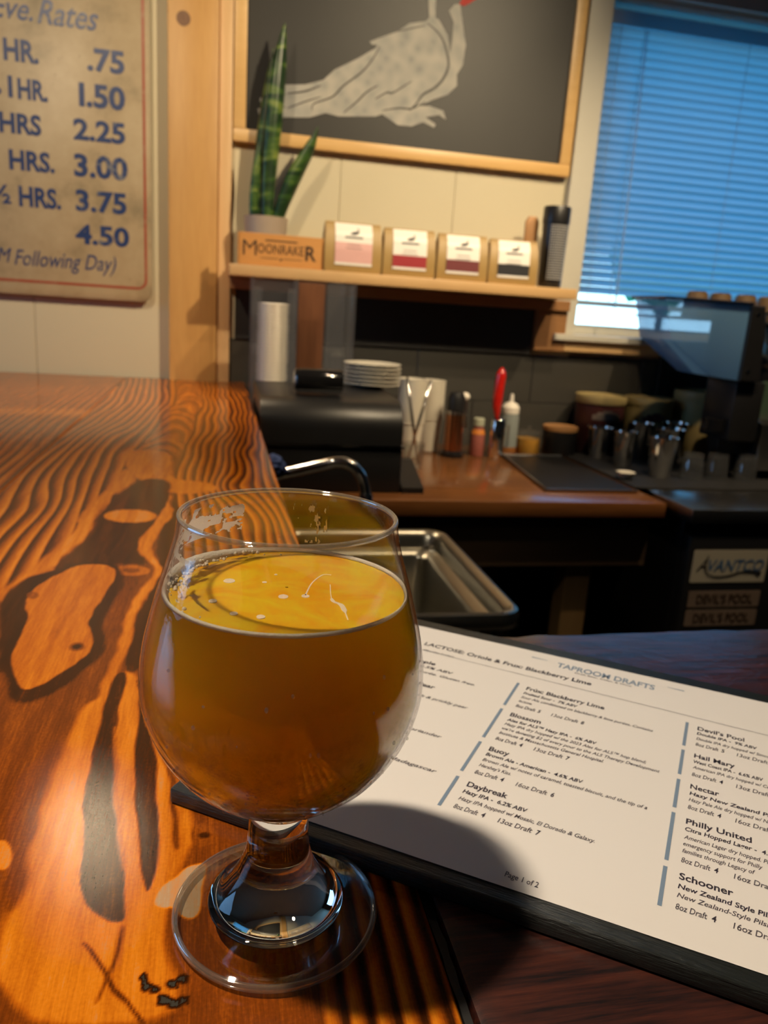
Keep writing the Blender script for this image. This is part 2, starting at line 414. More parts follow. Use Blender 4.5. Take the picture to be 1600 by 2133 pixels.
for x in (-0.367, -0.30, 0.02, 0.34):
    MB().tube([(x, -.014, 0.735), (x, -.014, 0.02)], 0.0009, 6).build('ladder_cord', M['slat'], bl)
M['wand'] = thin_glass('clear_wand_plastic', (0.8, 0.9, 0.95), 0.05, ior=1.9, haze=0.25, hazecol=(0.8, 0.9, 0.95))
MB().tube([(-0.297, -.024, 0.715), (-0.292, -.026, 0.45), (-0.285, -.027, 0.005)], 0.0042, 6).build('tilt_wand', M['wand'], bl)

# ------------------------------------------------------------------ outside the window
M['asphalt'] = mat('pale_pavement', (0.75, 0.78, 0.80), 0.8, var=0.1, scale=3)
M['leaves'] = mat('hedge_leaves', (0.10, 0.30, 0.09), 0.6, var=0.5, scale=12)
st = MB().box(-8, 14, 2.4, 22, ZB-.25, ZB-.15).build('pavement', M['asphalt']); st['kind'] = 'structure'; 
def small_tree(loc, r, zc, label, seed):
    rnd = random.Random(seed); bm = bmesh.new()
    bmesh.ops.create_icosphere(bm, subdivisions=4, radius=1.0)
    for v in bm.verts:
        n = v.co.copy(); d = 1+0.16*math.sin(5*n.x+seed)*math.sin(6*n.y+1.3*seed)+0.10*math.sin(13*n.z+seed)*math.sin(11*n.x)+rnd.uniform(-.06, .06)
        v.co = Vector((n.x*r*d, n.y*r*d, n.z*d*r*.9+zc+ZC+.15))
    m = MB(); m.bm.free(); m.bm = bm
    t = thing('tree', label, 'tree', (loc[0], loc[1], -ZC-.15))
    m.build('crown', M['leaves'], t, smooth=True)
    MB().tube([(0, 0, 0), (0.02, 0, zc+ZC+.15-r*.5)], [0.05, 0.03], 8).build('trunk', mk, t)
small_tree((4.15, 7.0), 0.48, 0.82, 'small green tree outside, seen through the lower left of the blind', 1)
small_tree((5.3, 7.6), 0.42, 0.80, 'small green tree outside, seen through the blind above the brown cups', 2)

# ------------------------------------------------------------------ the bar
GRAIN = [(0.9,4,[(-122.7,1105.8),(-95.6,1123),(-61,1114.2),(-51.3,1016.6),(-52.3,952.7),(-38.9,934.2),(-7.5,927),(9,891.3),(-16.8,868.1),(-45.8,866.4),(-58.3,913.8),(-87.8,930.3),(-108.2,1010.6)]),
 (0.15,5,[(-88.5,916.2),(-76.3,938.9),(-59.8,937.3),(-49.3,914.5),(-48.4,878.9),(-63.2,869.5),(-79.9,885.5)]),
 (0.9,4,[(-108.2,1010.6),(-112.4,900.9),(-121.3,826.7),(-126.6,770.4),(-122.4,733),(-124.5,698.8),(-129.8,662.7),(-139.3,608.7),(-148.3,566.4),(-142.4,542),(-140.3,562.6),(-126.4,608.4),(-121.3,638.9),(-115.1,677.7),(-108.9,715.7),(-111.8,770.8),(-109.1,842.7),(-96.1,893.2),(-87.8,930.3)]),
 (0.12,3,[(-86.1,911.8),(-95.2,884.5),(-103.6,827.6),(-109.3,764.3),(-106.6,710),(-112.9,672.6),(-119.2,634.3),(-122.4,608.3),(-99.6,631.8),(-79.7,626.9),(-60.4,628.9),(-50.2,624.2),(-61.1,652.4),(-64.9,677.6),(-62,716.2),(-56.2,746.5),(-51.3,800.3),(-44.7,846),(-56.7,887)]),
 (0.97,1.2,[(-53.8,772.5),(-55.1,763.1),(-60,755.2),(-67.7,749.9),(-77,747.9),(-86.6,749.5),(-95.1,754.3),(-101.3,761.9),(-104.4,771),(-103.7,780.5),(-99.2,788.9),(-91.5,794.7),(-81.8,797.1),(-71.6,795.4),(-62.7,790.1),(-56.5,782)]),
 (0.9,2,[(-45.6,862.2),(-48.1,807.7),(-55.8,740.2),(-62.6,704.8),(-64.4,672.5),(-57.8,647.5),(-46,624.1),(-43.1,602.2),(-47.3,585.9),(-54.1,559.3),(-57.1,515.3),(-56.6,469.1),(-58.6,433.1),(-60.4,403.8),(-61.8,373),(-63.3,339.4),(-55.4,397.8),(-54.4,432.8),(-50.2,458.3),(-51,499.7),(-49.7,537.9),(-42.7,577.8),(-39.2,606.4),(-41.8,624),(-52.4,652.3),(-52,688.3),(-47.2,734.3),(-38.9,766.2),(-39.7,800.8),(-47.6,830.2),(-43.1,850.1)]),
 (0.08,1.5,[(-43.1,850.1),(-33.4,801),(-28.4,677.6),(-37.2,573.8),(-41.8,514.5),(-42.8,457.8),(-41.5,431.7),(-49.6,432.4),(-49.6,485.1),(-48.5,537.8),(-41.4,577.8),(-38.6,606.4),(-41,624),(-48,652.3),(-47.2,734.3),(-37.2,766.3)]),
 (0.7,1.2,[(-49.1,610.1),(-49.8,605.2),(-52.4,601.1),(-56.6,598.5),(-61.6,597.7),(-66.8,598.8),(-71.4,601.6),(-74.8,605.7),(-76.4,610.7),(-76,615.6),(-73.5,619.8),(-69.3,622.6),(-64.1,623.5),(-58.7,622.4),(-53.9,619.4),(-50.6,615.1)]),
 (0.45,0.8,[(-56,610.2),(-56.3,608.1),(-57.4,606.3),(-59.3,605.2),(-61.6,604.8),(-64,605.3),(-66.1,606.5),(-67.6,608.3),(-68.3,610.5),(-68,612.6),(-66.9,614.4),(-65,615.6),(-62.7,616),(-60.3,615.5),(-58.2,614.2),(-56.6,612.4)]),
 (0.05,3,[(-145.8,555.7),(-136.7,596.4),(-122.4,608.3),(-104.4,636.4),(-77.5,631.4),(-66.6,594.5),(-68,549.1),(-72.2,506.8),(-65.1,477.7),(-66.7,449.5),(-75.4,434.4),(-76.1,422.3),(-85.8,409.6),(-97.4,398),(-106.1,411.4),(-112.9,437.3),(-117.3,437.6)]),
 (0.8,0.8,[(-128.4,551.6),(-126.4,576.7),(-118.3,600),(-103.1,627.3),(-79.4,624.7),(-72.6,600.9),(-76.6,549.4),(-80.4,516.5),(-80.2,507.3),(-72.2,478.2),(-72.2,459.8),(-78.2,445.5),(-83.3,435),(-93.5,418.8),(-97.6,414.4),(-103.6,418.7),(-110.3,437.1),(-114.7,453),(-118.2,489.2),(-119.7,518.5)]),
 (0.45,0.8,[(-77,469.1),(-77,466.7),(-77.6,464.8),(-78.9,463.5),(-80.5,463.2),(-82.2,463.7),(-83.9,465.2),(-85.2,467.3),(-85.9,469.7),(-86,472.1),(-85.3,474.2),(-84.1,475.5),(-82.5,475.8),(-80.7,475.2),(-79,473.7),(-77.7,471.6)]),
 (0,0.6,[(-78.9,469.3),(-78.9,468.1),(-79.3,467.1),(-80,466.5),(-81,466.3),(-82,466.6),(-82.9,467.3),(-83.6,468.4),(-84,469.6),(-84,470.8),(-83.6,471.8),(-82.9,472.4),(-82,472.6),(-81,472.3),(-80,471.6),(-79.3,470.5)]),
 (0.5,0.8,[(-120.9,558.3),(-120.7,555.6),(-121.1,553.3),(-122.2,551.8),(-123.7,551.4),(-125.4,552),(-127,553.5),(-128.4,555.9),(-129.3,558.6),(-129.6,561.3),(-129.2,563.6),(-128.1,565.2),(-126.6,565.7),(-124.9,565),(-123.2,563.4),(-121.8,561)]),
 (0.93,2.5,[(-66.7,395.3),(-67.1,358.2),(-68.9,316),(-68.4,278.9),(-64.5,252.2),(-71,245.3),(-60.7,202.6),(-12.9,195.5),(-8.6,208.8),(-14.5,222.9),(-15.4,237.7),(-13.3,253.7),(-11.1,271.7),(-4.9,280.9),(-12.8,315.7),(-21.1,334.9),(-26.4,346.7),(-37.2,392.6),(-41.5,431.8),(-55.3,432.8),(-56.1,403.4)]),
 (0.1,0.5,[(-54.4,432.8),(-55.4,397.8),(-54.7,361.4),(-55.1,339.9),(-52.6,308.3),(-49,276.4),(-45.9,252.1),(-40.6,245),(-29.7,236.6),(-30.3,247.6),(-33.4,274.5),(-37.9,300.9),(-42.8,331.9),(-46.9,360.6),(-48.2,393.6),(-47.1,432.2)]),
 (0.75,1.2,[(-49.2,379.9),(-44,345.6),(-37.5,306.6),(-31.8,265),(-32.7,265.1),(-39.3,301.1),(-45.9,345.8)]),
 (0.05,0.5,[(-41.5,431.8),(-36.9,383.9),(-35.3,344.7),(-31,305.8),(-26.9,273.7),(-24.6,257.8),(-22.5,250.7),(-20.5,263.5),(-20.6,282.8),(-23.6,316.9),(-26.4,346.7),(-32.8,370.2),(-37.2,392.6)]),
 (0.45,0.8,[(-20.3,334.8),(-17.5,316.3),(-15.2,292.7),(-13.7,274.9),(-12.4,274.3),(-14.1,303.8),(-17.8,329.1)]),
 (0.55,1.2,[(1.7,281.6),(1.3,278.9),(0.3,276.7),(-1.1,275.4),(-2.9,275),(-4.6,275.8),(-6.1,277.5),(-7.1,279.9),(-7.6,282.7),(-7.3,285.5),(-6.3,287.8),(-4.9,289.3),(-3.1,289.6),(-1.2,288.8),(0.3,287),(1.3,284.5)]),
 (0.1,0.5,[(-0,281.5),(-0.2,280.9),(-0.5,280.4),(-1.1,280.1),(-1.7,280.1),(-2.4,280.3),(-3,280.7),(-3.3,281.3),(-3.5,281.9),(-3.4,282.5),(-3,283),(-2.4,283.3),(-1.8,283.4),(-1.1,283.2),(-0.6,282.7),(-0.2,282.2)]),
 (1,0.8,[(-75.2,278.8),(-74.8,275.5),(-75,272.9),(-75.8,271.2),(-77.1,270.8),(-78.8,271.6),(-80.5,273.6),(-82,276.5),(-83.1,279.8),(-83.7,283.1),(-83.5,286),(-82.7,287.8),(-81.3,288.3),(-79.6,287.4),(-77.9,285.2),(-76.3,282.2)]),
 (0.15,0.4,[(-41.6,230.9),(-35,219.7),(-31.5,214),(-27.5,207.2),(-20.2,196.6),(-18.9,196.4),(-26.8,207.7),(-31.1,214.9),(-34.3,220.3),(-40.7,230.8)]),
 (0.35,0.6,[(-29.4,236.2),(-30.3,225.1),(-31.5,213.4),(-33.7,205.7),(-34.4,206.1),(-32.3,214.1),(-31.1,225.2),(-30.2,236.7)]),
 (-0.3,0.5,[(-19,213.5),(-18.4,212.4),(-19.7,211.7),(-20.6,212.7),(-21.7,213.9),(-20.4,214.7),(-20,215.6),(-18.9,214.5)]),
 (-0.3,0.5,[(-16.5,209.9),(-18,209.1),(-18.6,207.9),(-20.2,209.5),(-19.6,210.4),(-20.4,211.5),(-19,212.7),(-18.2,211.2)]),
 (-0.3,0.5,[(-14.3,208.3),(-15.4,207.2),(-16.1,207.3),(-17.4,207.5),(-16.9,208.7),(-17.4,210.1),(-16.3,209.9),(-15.8,209.9)]),
 (-0.3,0.5,[(-10.9,203.8),(-12.2,202.3),(-13.3,202.5),(-15.1,202.7),(-14.4,204.4),(-14.9,206.2),(-13.5,206),(-12.9,205.9)]),
 (-0.3,0.5,[(-8.8,202),(-9.6,200.6),(-10.7,200.9),(-12.3,201),(-11.8,202.5),(-11.9,204.1),(-10.9,203.7),(-10.4,203.8)]),
 (-0.3,0.5,[(-7.1,203),(-6.8,201.5),(-7.8,202.2),(-8.3,201.7),(-9.6,203.4),(-8.7,204.7),(-7.9,204),(-6.6,204.4)]),
 (-0.3,0.5,[(-9.9,209.6),(-9.3,207.8),(-10.6,208.6),(-11.1,208.1),(-12.8,210),(-11.5,211.6),(-10.7,210.8),(-9.3,211.3)]),
 (-0.3,0.5,[(-7.4,211.2),(-7.1,210.1),(-8.1,209.5),(-8.6,210.3),(-10,211.5),(-9,212.5),(-8.2,213),(-6.8,212.1)]),
 (1.4,0.8,[(-10.7,263.1),(-5.8,264.8),(-2.7,264.9),(-1.4,258.3),(-2.4,243.9),(-4.6,236.2),(-10.9,238.6),(-12.3,243.6),(-15.7,243.2),(-19.9,246.2),(-16.9,254.2),(-12.9,257.1)])]

def pip(px_, py_, poly):
    inside = np.zeros(px_.shape, bool); n = len(poly)
    for i in range(n):
        x1, y1 = poly[i]; x2, y2 = poly[(i+1) % n]
        if y1 == y2: continue
        c = ((y1 > py_) != (y2 > py_)) & (px_ < (x2-x1)*(py_-y1)/(y2-y1)+x1)
        inside ^= c
    return inside
def segdist(px_, py_, poly):
    d = np.full(px_.shape, 1e9); n = len(poly)
    for i in range(n):
        x1, y1 = poly[i]; x2, y2 = poly[(i+1) % n]
        vx, vy = x2-x1, y2-y1; l = vx*vx+vy*vy or 1e-9
        t = np.clip(((px_-x1)*vx+(py_-y1)*vy)/l, 0, 1)
        d = np.minimum(d, np.hypot(px_-x1-t*vx, py_-y1-t*vy))
    return d
def smooth_poly(p):
    q = np.array(p, float)
    for _ in range(2):
        n = np.roll(q, -1, 0); q = np.stack([q*.75+n*.25, q*.25+n*.75], 1).reshape(-1, 2)
    return q
def sst(a, b, x):
    t = np.clip((x-a)/(b-a), 0, 1); return t*t*(3-2*t)
def vnoise(x, y, s):
    """smooth value noise"""
    r = np.random.RandomState(s); T = r.rand(64, 64)
    xi = np.floor(x).astype(int); yi = np.floor(y).astype(int); fx = x-xi; fy = y-yi
    fx = fx*fx*(3-2*fx); fy = fy*fy*(3-2*fy)
    g = lambda i, j: T[i % 64, j % 64]
    return (g(xi, yi)*(1-fx)+g(xi+1, yi)*fx)*(1-fy)+(g(xi, yi+1)*(1-fx)+g(xi+1, yi+1)*fx)*fy
def saw(ph, sharp=0.16):
    f = ph-np.floor(ph)
    return np.where(f < sharp, sst(0, sharp, f), 1-((f-sharp)/(1-sharp))**1.3)
def grain_main(x, y):
    """height in the figure of the plank: 0 dark late wood, 1 pale early wood; x, y in mm"""
    wob = 9*(vnoise(x/160, y/240+3, 1)-.5)+5*(vnoise(x/60, y/90, 2)-.5)
    for kx, ky, sx, sy, A in ((20, 905, 26, 60, 16), (48, 760, 20, 60, -8), (-150, 1180, 40, 120, 14), (20, 1330, 30, 90, -12), (-60, 1480, 40, 110, 18), (-170, 800, 30, 100, -12), (45, 1120, 18, 70, 9), (0, 1750, 40, 120, 12)):
        wob = wob+A*np.exp(-((x-kx)/sx)**2-((y-ky)/sy)**2)
    xx = x+wob
    xc = -62+14*np.sin(y/210.0)
    d = xx-xc
    pr_ = (np.maximum(d, 0)/12.0)**1.05
    pl_ = (np.maximum(-d, 0)/19.0)**1.12
    ph = np.where(d > 0, pr_, -pl_)
    g = saw(np.where(d > 0, ph, -ph)+0.25*vnoise(x/14, y/120, 5))
    arch = saw((y/95.0)+(d/26.0)**2*0.9+0.8*vnoise(x/50, y/80, 9), 0.3)
    mid = sst(34, 22, np.abs(d))
    far = sst(1050, 1150, y)
    g = g*(1-mid)+mid*(far*(0.35+0.5*arch)+(1-far)*0.35)
    near = sst(620, 520, y)
    # the straight stripes beside the seam, nearest the viewer
    st_ = saw((x+4*np.sin(y/60.0)+(y-200)*0.035)/8.2, 0.35)
    nr = np.where(x > 36, st_*0.9, 0.42)
    nb = sst(30, 40, x)
    nearv = 0.42*(1-nb)+nb*np.clip(st_*1.1-0.08, 0, 1)
    g = g*(1-near)+near*nearv
    for v, s, poly in GRAIN:
        s = max(s, .9)
        q = smooth_poly(poly)
        x0, y0 = q.min(0)-s-1; x1, y1 = q.max(0)+s+1
        m = (x > x0) & (x < x1) & (y > y0) & (y < y1)
        if not m.any(): continue
        px_ = x[m]+1.2*(vnoise(x[m]/5, y[m]/14, 7)-.5)*2; py_ = y[m]
        d_ = segdist(px_, py_, q); ins = pip(px_, py_, q)
        sd = np.where(ins, d_, -d_); w = sst(-s, s*.6, sd)
        val = v+0.22*(vnoise(px_/3.0, py_/45, 11)-.5)*(1 if v > .3 else .6)
        g[m] = g[m]*(1-w)+val*w
    return g
def grain_side(x, y):
    xx = x+22*(vnoise(x/150, y/260, 21)-.5)+10*np.exp(-((x+380)/60)**2-((y-1450)/90)**2)
    band = np.exp(-((y-1480-0.1*x)/40)**2)
    return np.clip(saw(xx/13.0+0.3*vnoise(x/12, y/90, 25))*0.75+0.15+0.4*band, 0, 1)

def bar_wood():
    m, nt, out = newmat('varnished_figured_fir')
    b = N(nt, 'ShaderNodeBsdfPrincipled', Roughness=0.5); nt.links.new(b.outputs[0], out.inputs['Surface'])
    b.inputs['Coat Weight'].default_value = 0.8; b.inputs['Coat Roughness'].default_value = 0.03; b.inputs['Coat IOR'].default_value = 1.5
    b.inputs['Specular IOR Level'].default_value = 0.0
    at = N(nt, 'ShaderNodeAttribute', attribute_name='grain')
    tc = N(nt, 'ShaderNodeTexCoord'); mp = N(nt, 'ShaderNodeMapping'); mp.inputs['Scale'].default_value = (1, 0.06, 1)
    nt.links.new(tc.outputs['Object'], mp.inputs['Vector'])
    f = N(nt, 'ShaderNodeTexNoise', Scale=900.0, Detail=4.0, Roughness=0.7); nt.links.new(mp.outputs[0], f.inputs['Vector'])
    g = N(nt, 'ShaderNodeTexNoise', Scale=90.0, Detail=4.0, Roughness=0.6); nt.links.new(mp.outputs[0], g.inputs['Vector'])
    pores = N(nt, 'ShaderNodeTexNoise', Scale=700.0, Detail=3.0); nt.links.new(tc.outputs['Object'], pores.inputs['Vector'])
    def math_(op, a, b_=None, c=None):
        n = N(nt, 'ShaderNodeMath', operation=op)
        for i, v in enumerate((a, b_, c)):
            if v is None: continue
            if isinstance(v, (int, float)): n.inputs[i].default_value = v
            else: nt.links.new(v, n.inputs[i])
        return n.outputs[0]
    s = math_('MULTIPLY_ADD', math_('SUBTRACT', f.outputs['Fac'], 0.5), 0.55, at.outputs['Fac'])
    s = math_('MULTIPLY_ADD', math_('SUBTRACT', g.outputs['Fac'], 0.5), 0.55, s)
    s = math_('MULTIPLY_ADD', math_('SUBTRACT', pores.outputs['Fac'], 0.5), 0.25, s)
    s = math_('MULTIPLY', math_('ADD', s, 0.3), 1/1.8)
    r = N(nt, 'ShaderNodeValToRGB'); nt.links.new(s, r.inputs[0])
    els = r.color_ramp.elements
    stops = [(0.0, (0.05, 0.045, 0.035)), (0.10, (0.022, 0.007, 0.002)), (0.24, (0.060, 0.014, 0.002)), (0.40, (0.20, 0.042, 0.004)), (0.58, (0.50, 0.115, 0.005)), (0.74, (0.74, 0.22, 0.010)), (0.93, (0.50, 0.30, 0.16)), (1.0, (0.52, 0.34, 0.20))]
    els[0].position, els[0].color = stops[0][0], (*stops[0][1], 1); els[1].position, els[1].color = stops[-1][0], (*stops[-1][1], 1)
    for p, c in stops[1:-1]:
        e = els.new(p); e.color = (*c, 1)
    nt.links.new(r.outputs[0], b.inputs['Base Color'])
    sc_ = N(nt, 'ShaderNodeTexNoise', Scale=620.0, Detail=6.0, Roughness=0.8); nt.links.new(tc.outputs['Object'], sc_.inputs['Vector'])
    lo = N(nt, 'ShaderNodeTexNoise', Scale=25.0, Detail=2.0); nt.links.new(tc.outputs['Object'], lo.inputs['Vector'])
    h = math_('ADD', math_('MULTIPLY', sc_.outputs['Fac'], 0.5), math_('ADD', math_('MULTIPLY', lo.outputs['Fac'], 0.8), math_('MULTIPLY', at.outputs['Fac'], 0.25)))
    bp = N(nt, 'ShaderNodeBump', Strength=0.12, Distance=0.0005); nt.links.new(h, bp.inputs['Height'])
    nt.links.new(bp.outputs[0], b.inputs['Coat Normal']); nt.links.new(bp.outputs[0], b.inputs['Normal'])
    return m
M['bar'] = bar_wood()
def plank(name, xs, ys, fn, parent, thick=0.045, chamfer=0.0015):
    nx, ny = len(xs), len(ys)
    Xg, Yg = np.meshgrid(xs, ys)                      # ny, nx
    Zg = np.zeros_like(Xg)
    Zg[:, 0] = -chamfer; Zg[:, -1] = -chamfer
    g = fn(Xg*1000, Yg*1000)
    co = np.stack([Xg, Yg, Zg], -1).reshape(-1, 3)
    idx = np.arange(nx*ny).reshape(ny, nx)
    quads = np.stack([idx[:-1, :-1], idx[:-1, 1:], idx[1:, 1:], idx[1:, :-1]], -1).reshape(-1, 4)
    # sides and underside
    border = list(idx[0, :])+list(idx[1:, -1])+list(idx[-1, -2::-1])+list(idx[-2:0:-1, 0])
    low = co[border].copy(); low[:, 2] = -thick
    base = len(co); nb = len(border); co = np.concatenate([co, low])
    side = [(border[i], base+i, base+(i+1) % nb, border[(i+1) % nb]) for i in range(nb)]
    gv = np.concatenate([g.reshape(-1), g.reshape(-1)[border]])
    me = bpy.data.meshes.new(name)
    faces = np.concatenate([quads, np.array(side)])
    nf = len(faces)
    me.vertices.add(len(co)); me.vertices.foreach_set('co', co.reshape(-1).astype(np.float32))
    me.loops.add(nf*4); me.loops.foreach_set('vertex_index', faces.reshape(-1).astype(np.int32))
    me.polygons.add(nf); me.polygons.foreach_set('loop_start', (np.arange(nf)*4).astype(np.int32)); me.polygons.foreach_set('loop_total', np.full(nf, 4, np.int32))
    me.update(calc_edges=True)
    a = me.attributes.new('grain', 'FLOAT', 'POINT'); a.data.foreach_set('value', gv.astype(np.float32))
    me.materials.append(M['bar'])
    me.validate()
    o = bpy.data.objects.new(name, me); COL.objects.link(o); o.parent = parent
    return o
bar = thing('bar_counter', 'glossy orange figured-wood bar top running back to the cream wall', 'counter', (0, 0, 0))
ysm = np.concatenate([np.linspace(-.12, .15, 12), np.arange(.1505, .40, .0008), np.arange(.4008, .70, .0014), np.arange(.702, 1.2, .003), np.arange(1.205, 2.117, .006)])
xsm = np.concatenate([[-.2188], np.arange(-.2178, .0770, .0009), [.0779]])
plank('plank', xsm, ysm, grain_main, bar)
ys2 = np.concatenate([np.linspace(-.12, .7, 40), np.arange(.71, 2.117, .008)])
plank('plank', np.concatenate([[-.520], np.arange(-.5185, -.2215, .0025), [-.2203]]), ys2, grain_side, bar)
plank('plank', np.concatenate([[-.820], np.arange(-.8185, -.523, .006), [-.5215]]), ys2, grain_side, bar)
bd = MB().box(-.80, .060, -.08, 2.10, -ZC+.002, -.046, 0.004).build('bar_front', M['chalk'], bar)

def dark_bar_mat():
    m, nt, out = newmat('dark_varnished_walnut')
    b = N(nt, 'ShaderNodeBsdfPrincipled', Roughness=0.4); nt.links.new(b.outputs[0], out.inputs['Surface'])
    b.inputs['Coat Weight'].default_value = 1.0; b.inputs['Coat Roughness'].default_value = 0.13; b.inputs['Coat IOR'].default_value = 1.75; b.inputs['Specular IOR Level'].default_value = 0.3
    tc = N(nt, 'ShaderNodeTexCoord'); mp = N(nt, 'ShaderNodeMapping'); mp.inputs['Scale'].default_value = (0.06, 1, 1); mp.inputs['Rotation'].default_value = (0, 0, 0.12)
    nt.links.new(tc.outputs['Object'], mp.inputs['Vector'])
    n = N(nt, 'ShaderNodeTexNoise', Scale=260.0, Detail=6.0, Roughness=0.7); nt.links.new(mp.outputs[0], n.inputs['Vector'])
    r = N(nt, 'ShaderNodeValToRGB'); e = r.color_ramp.elements
    e[0].position = .36; e[0].color = (0.010, 0.005, 0.005, 1); e[1].position = .70; e[1].color = (0.090, 0.022, 0.011, 1)
    k = e.new(.52); k.color = (0.045, 0.012, 0.008, 1)
    nt.links.new(n.outputs['Fac'], r.inputs[0]); nt.links.new(r.outputs[0], b.inputs['Base Color'])
    s = N(nt, 'ShaderNodeTexNoise', Scale=60.0, Detail=6.0, Roughness=0.65); nt.links.new(tc.outputs['Object'], s.inputs['Vector'])
    bp = N(nt, 'ShaderNodeBump', Strength=0.35, Distance=0.0015); nt.links.new(s.outputs['Fac'], bp.inputs['Height']); nt.links.new(bp.outputs[0], b.inputs['Coat Normal'])
    return m
M['dark_bar'] = dark_bar_mat()
db = thing('bar_return', 'dark red-brown wooden bar top under the menu board', 'counter', (0.0, 0.0, 0))
# the far edge is worn and wavers a little
far = [(0.0825+i*0.0175, 0.468+0.0022*math.sin(i*1.7)*math.sin(i*.53)) for i in range(80)]
poly = [(0.0825, -.12)]+[(far[-1][0], -.12)]+list(reversed(far))
MB().prism(poly, -.045, -.0004, 'XY', bevel=0.003).build('top_board', M['dark_bar'], db, smooth='auto')
MB().box(0.08, 1.40, -.08, .43, -ZC+.002, -.046, 0.003).build('bar_front', M['chalk'], db)
# rough bark-edged filler strip in the seam between the two tops
rs = random.Random(3); L, R = [], []
yy = -.12
while yy < .466:
    L.append((0.0784+rs.uniform(0, .0006), yy)); R.append((0.0822-rs.uniform(0, .0012), yy)); yy += .006
MB().prism(L+list(reversed(R)), -.04, -.0022, 'XY').build('seam_strip', M['chalk'], db)

# ------------------------------------------------------------------ the beer glass
GX, GY = 0.0233, 0.2358
glass = thing('beer_glass', 'short-stemmed tulip glass of hazy amber beer on the orange wood bar', 'glass', (GX, GY, 0.0006))
OUT = curve_pts([(.0109, .028), (.0104, .036), (.0105, .0425), (.0125, .0462), (.0195, .0515), (.0275, .0575), (.0350, .0650), (.0415, .0755), (.0453, .0870), (.0459, .0970), (.0445, .1080), (.0408, .1225), (.0374, .1335), (.0351, .1415), (.0341, .1477)], 6)
def out_r(z):
    for (r0, z0), (r1, z1) in zip(OUT, OUT[1:]):
        if z0 <= z <= z1 and z1 > z0: return r0+(r1-r0)*(z-z0)/(z1-z0)
    return OUT[-1][0]
def bowl_mat():
    m, nt, out = newmat('bowl_glass_with_condensation')
    t = N(nt, 'ShaderNodeBsdfTransparent'); t.inputs[0].default_value = (0.97, 0.975, 0.97, 1)
    tc = N(nt, 'ShaderNodeTexCoord')
    a = N(nt, 'ShaderNodeTexNoise', Scale=120.0, Detail=6.0, Roughness=0.7); nt.links.new(tc.outputs['Object'], a.inputs['Vector'])
    v = N(nt, 'ShaderNodeTexVoronoi', Scale=900.0); nt.links.new(tc.outputs['Object'], v.inputs['Vector'])
    ad = N(nt, 'ShaderNodeMath', operation='MULTIPLY_ADD'); nt.links.new(v.outputs['Distance'], ad.inputs[0]); ad.inputs[1].default_value = 0.25; nt.links.new(a.outputs['Fac'], ad.inputs[2])
    bp = N(nt, 'ShaderNodeBump', Strength=0.10, Distance=0.0004); nt.links.new(ad.outputs[0], bp.inputs['Height'])
    g = N(nt, 'ShaderNodeBsdfGlossy', Roughness=0.06); nt.links.new(bp.outputs[0], g.inputs['Normal'])
    fr = sheen(nt, 1.75)
    mx = N(nt, 'ShaderNodeMixShader'); nt.links.new(fr.outputs[0], mx.inputs[0]); nt.links.new(t.outputs[0], mx.inputs[1]); nt.links.new(g.outputs[0], mx.inputs[2])
    d = N(nt, 'ShaderNodeBsdfDiffuse'); d.inputs[0].default_value = (0.80, 0.66, 0.42, 1)
    # mist: patchy on the lower half of the bowl and on the back of the rim
    sp = N(nt, 'ShaderNodeSeparateXYZ'); nt.links.new(tc.outputs['Object'], sp.inputs[0])
    mr = N(nt, 'ShaderNodeMapRange'); nt.links.new(sp.outputs['Z'], mr.inputs[0]); mr.inputs[1].default_value = 0.098; mr.inputs[2].default_value = 0.060; mr.inputs[3].default_value = 0; mr.inputs[4].default_value = 1
    nr = N(nt, 'ShaderNodeMapRange'); nt.links.new(a.outputs['Fac'], nr.inputs[0]); nr.inputs[1].default_value = 0.48; nr.inputs[2].default_value = 0.66; nr.inputs[3].default_value = 0.0; nr.inputs[4].default_value = 0.6
    mu = N(nt, 'ShaderNodeMath', operation='MULTIPLY_ADD'); nt.links.new(mr.outputs[0], mu.inputs[0]); nt.links.new(nr.outputs[0], mu.inputs[1]); mu.inputs[2].default_value = 0.004
    k = N(nt, 'ShaderNodeMixShader'); nt.links.new(mu.outputs[0], k.inputs[0]); nt.links.new(mx.outputs[0], k.inputs[1]); nt.links.new(d.outputs[0], k.inputs[2])
    nt.links.new(k.outputs[0], out.inputs['Surface'])
    return m
M['bowl'] = bowl_mat()
M['foot'] = thin_glass('foot_glass', (0.93, 0.94, 0.93), 0.02, ior=1.55)
def solid_glass():
    m, nt, out = newmat('solid_stem_glass')
    g = N(nt, 'ShaderNodeBsdfGlass', Roughness=0.0, IOR=1.5); g.inputs['Color'].default_value = (0.98, 0.99, 0.98, 1)
    nt.links.new(g.outputs[0], out.inputs['Surface']); return m
M['stem'] = solid_glass()
WALL = 0.0013
bowl_out = [p for p in OUT if p[1] >= .0462]
prof = list(bowl_out)
prof += [(.0341-.0002, .1483), (.0341-.0007, .1485), (.0341-WALL+.0001, .1482), (.0341-WALL, .1477)]
prof += [(max(r-WALL, .001), z) for r, z in reversed([p for p in bowl_out if p[1] > .050])]+[(0.0005, .0488)]
MB().lathe(prof, 128, cap0=False, cap1=False).build('bowl', M['bowl'], glass, smooth=True, recalc=True)
foot_top = curve_pts([(.0358, .0034), (.0330, .0046), (.0290, .0056), (.0245, .0070), (.0210, .0090), (.0180, .0125), (.0145, .0180), (.0122, .0235)], 5)
stem_p = [(.0004, .0006), (.0110, .0008), (.0170, .0020), (.0215, .0044), (.0240, .0066)]+[p for p in foot_top if p[0] < .0243]+[p for p in OUT if p[1] < .0462 and p[1] > .026]+[(.0124, .0463), (.0100, .0474), (.0005, .0482)]
MB().lathe(stem_p, 160, cap0=False, cap1=False).build('stem', M['stem'], glass, smooth='auto')
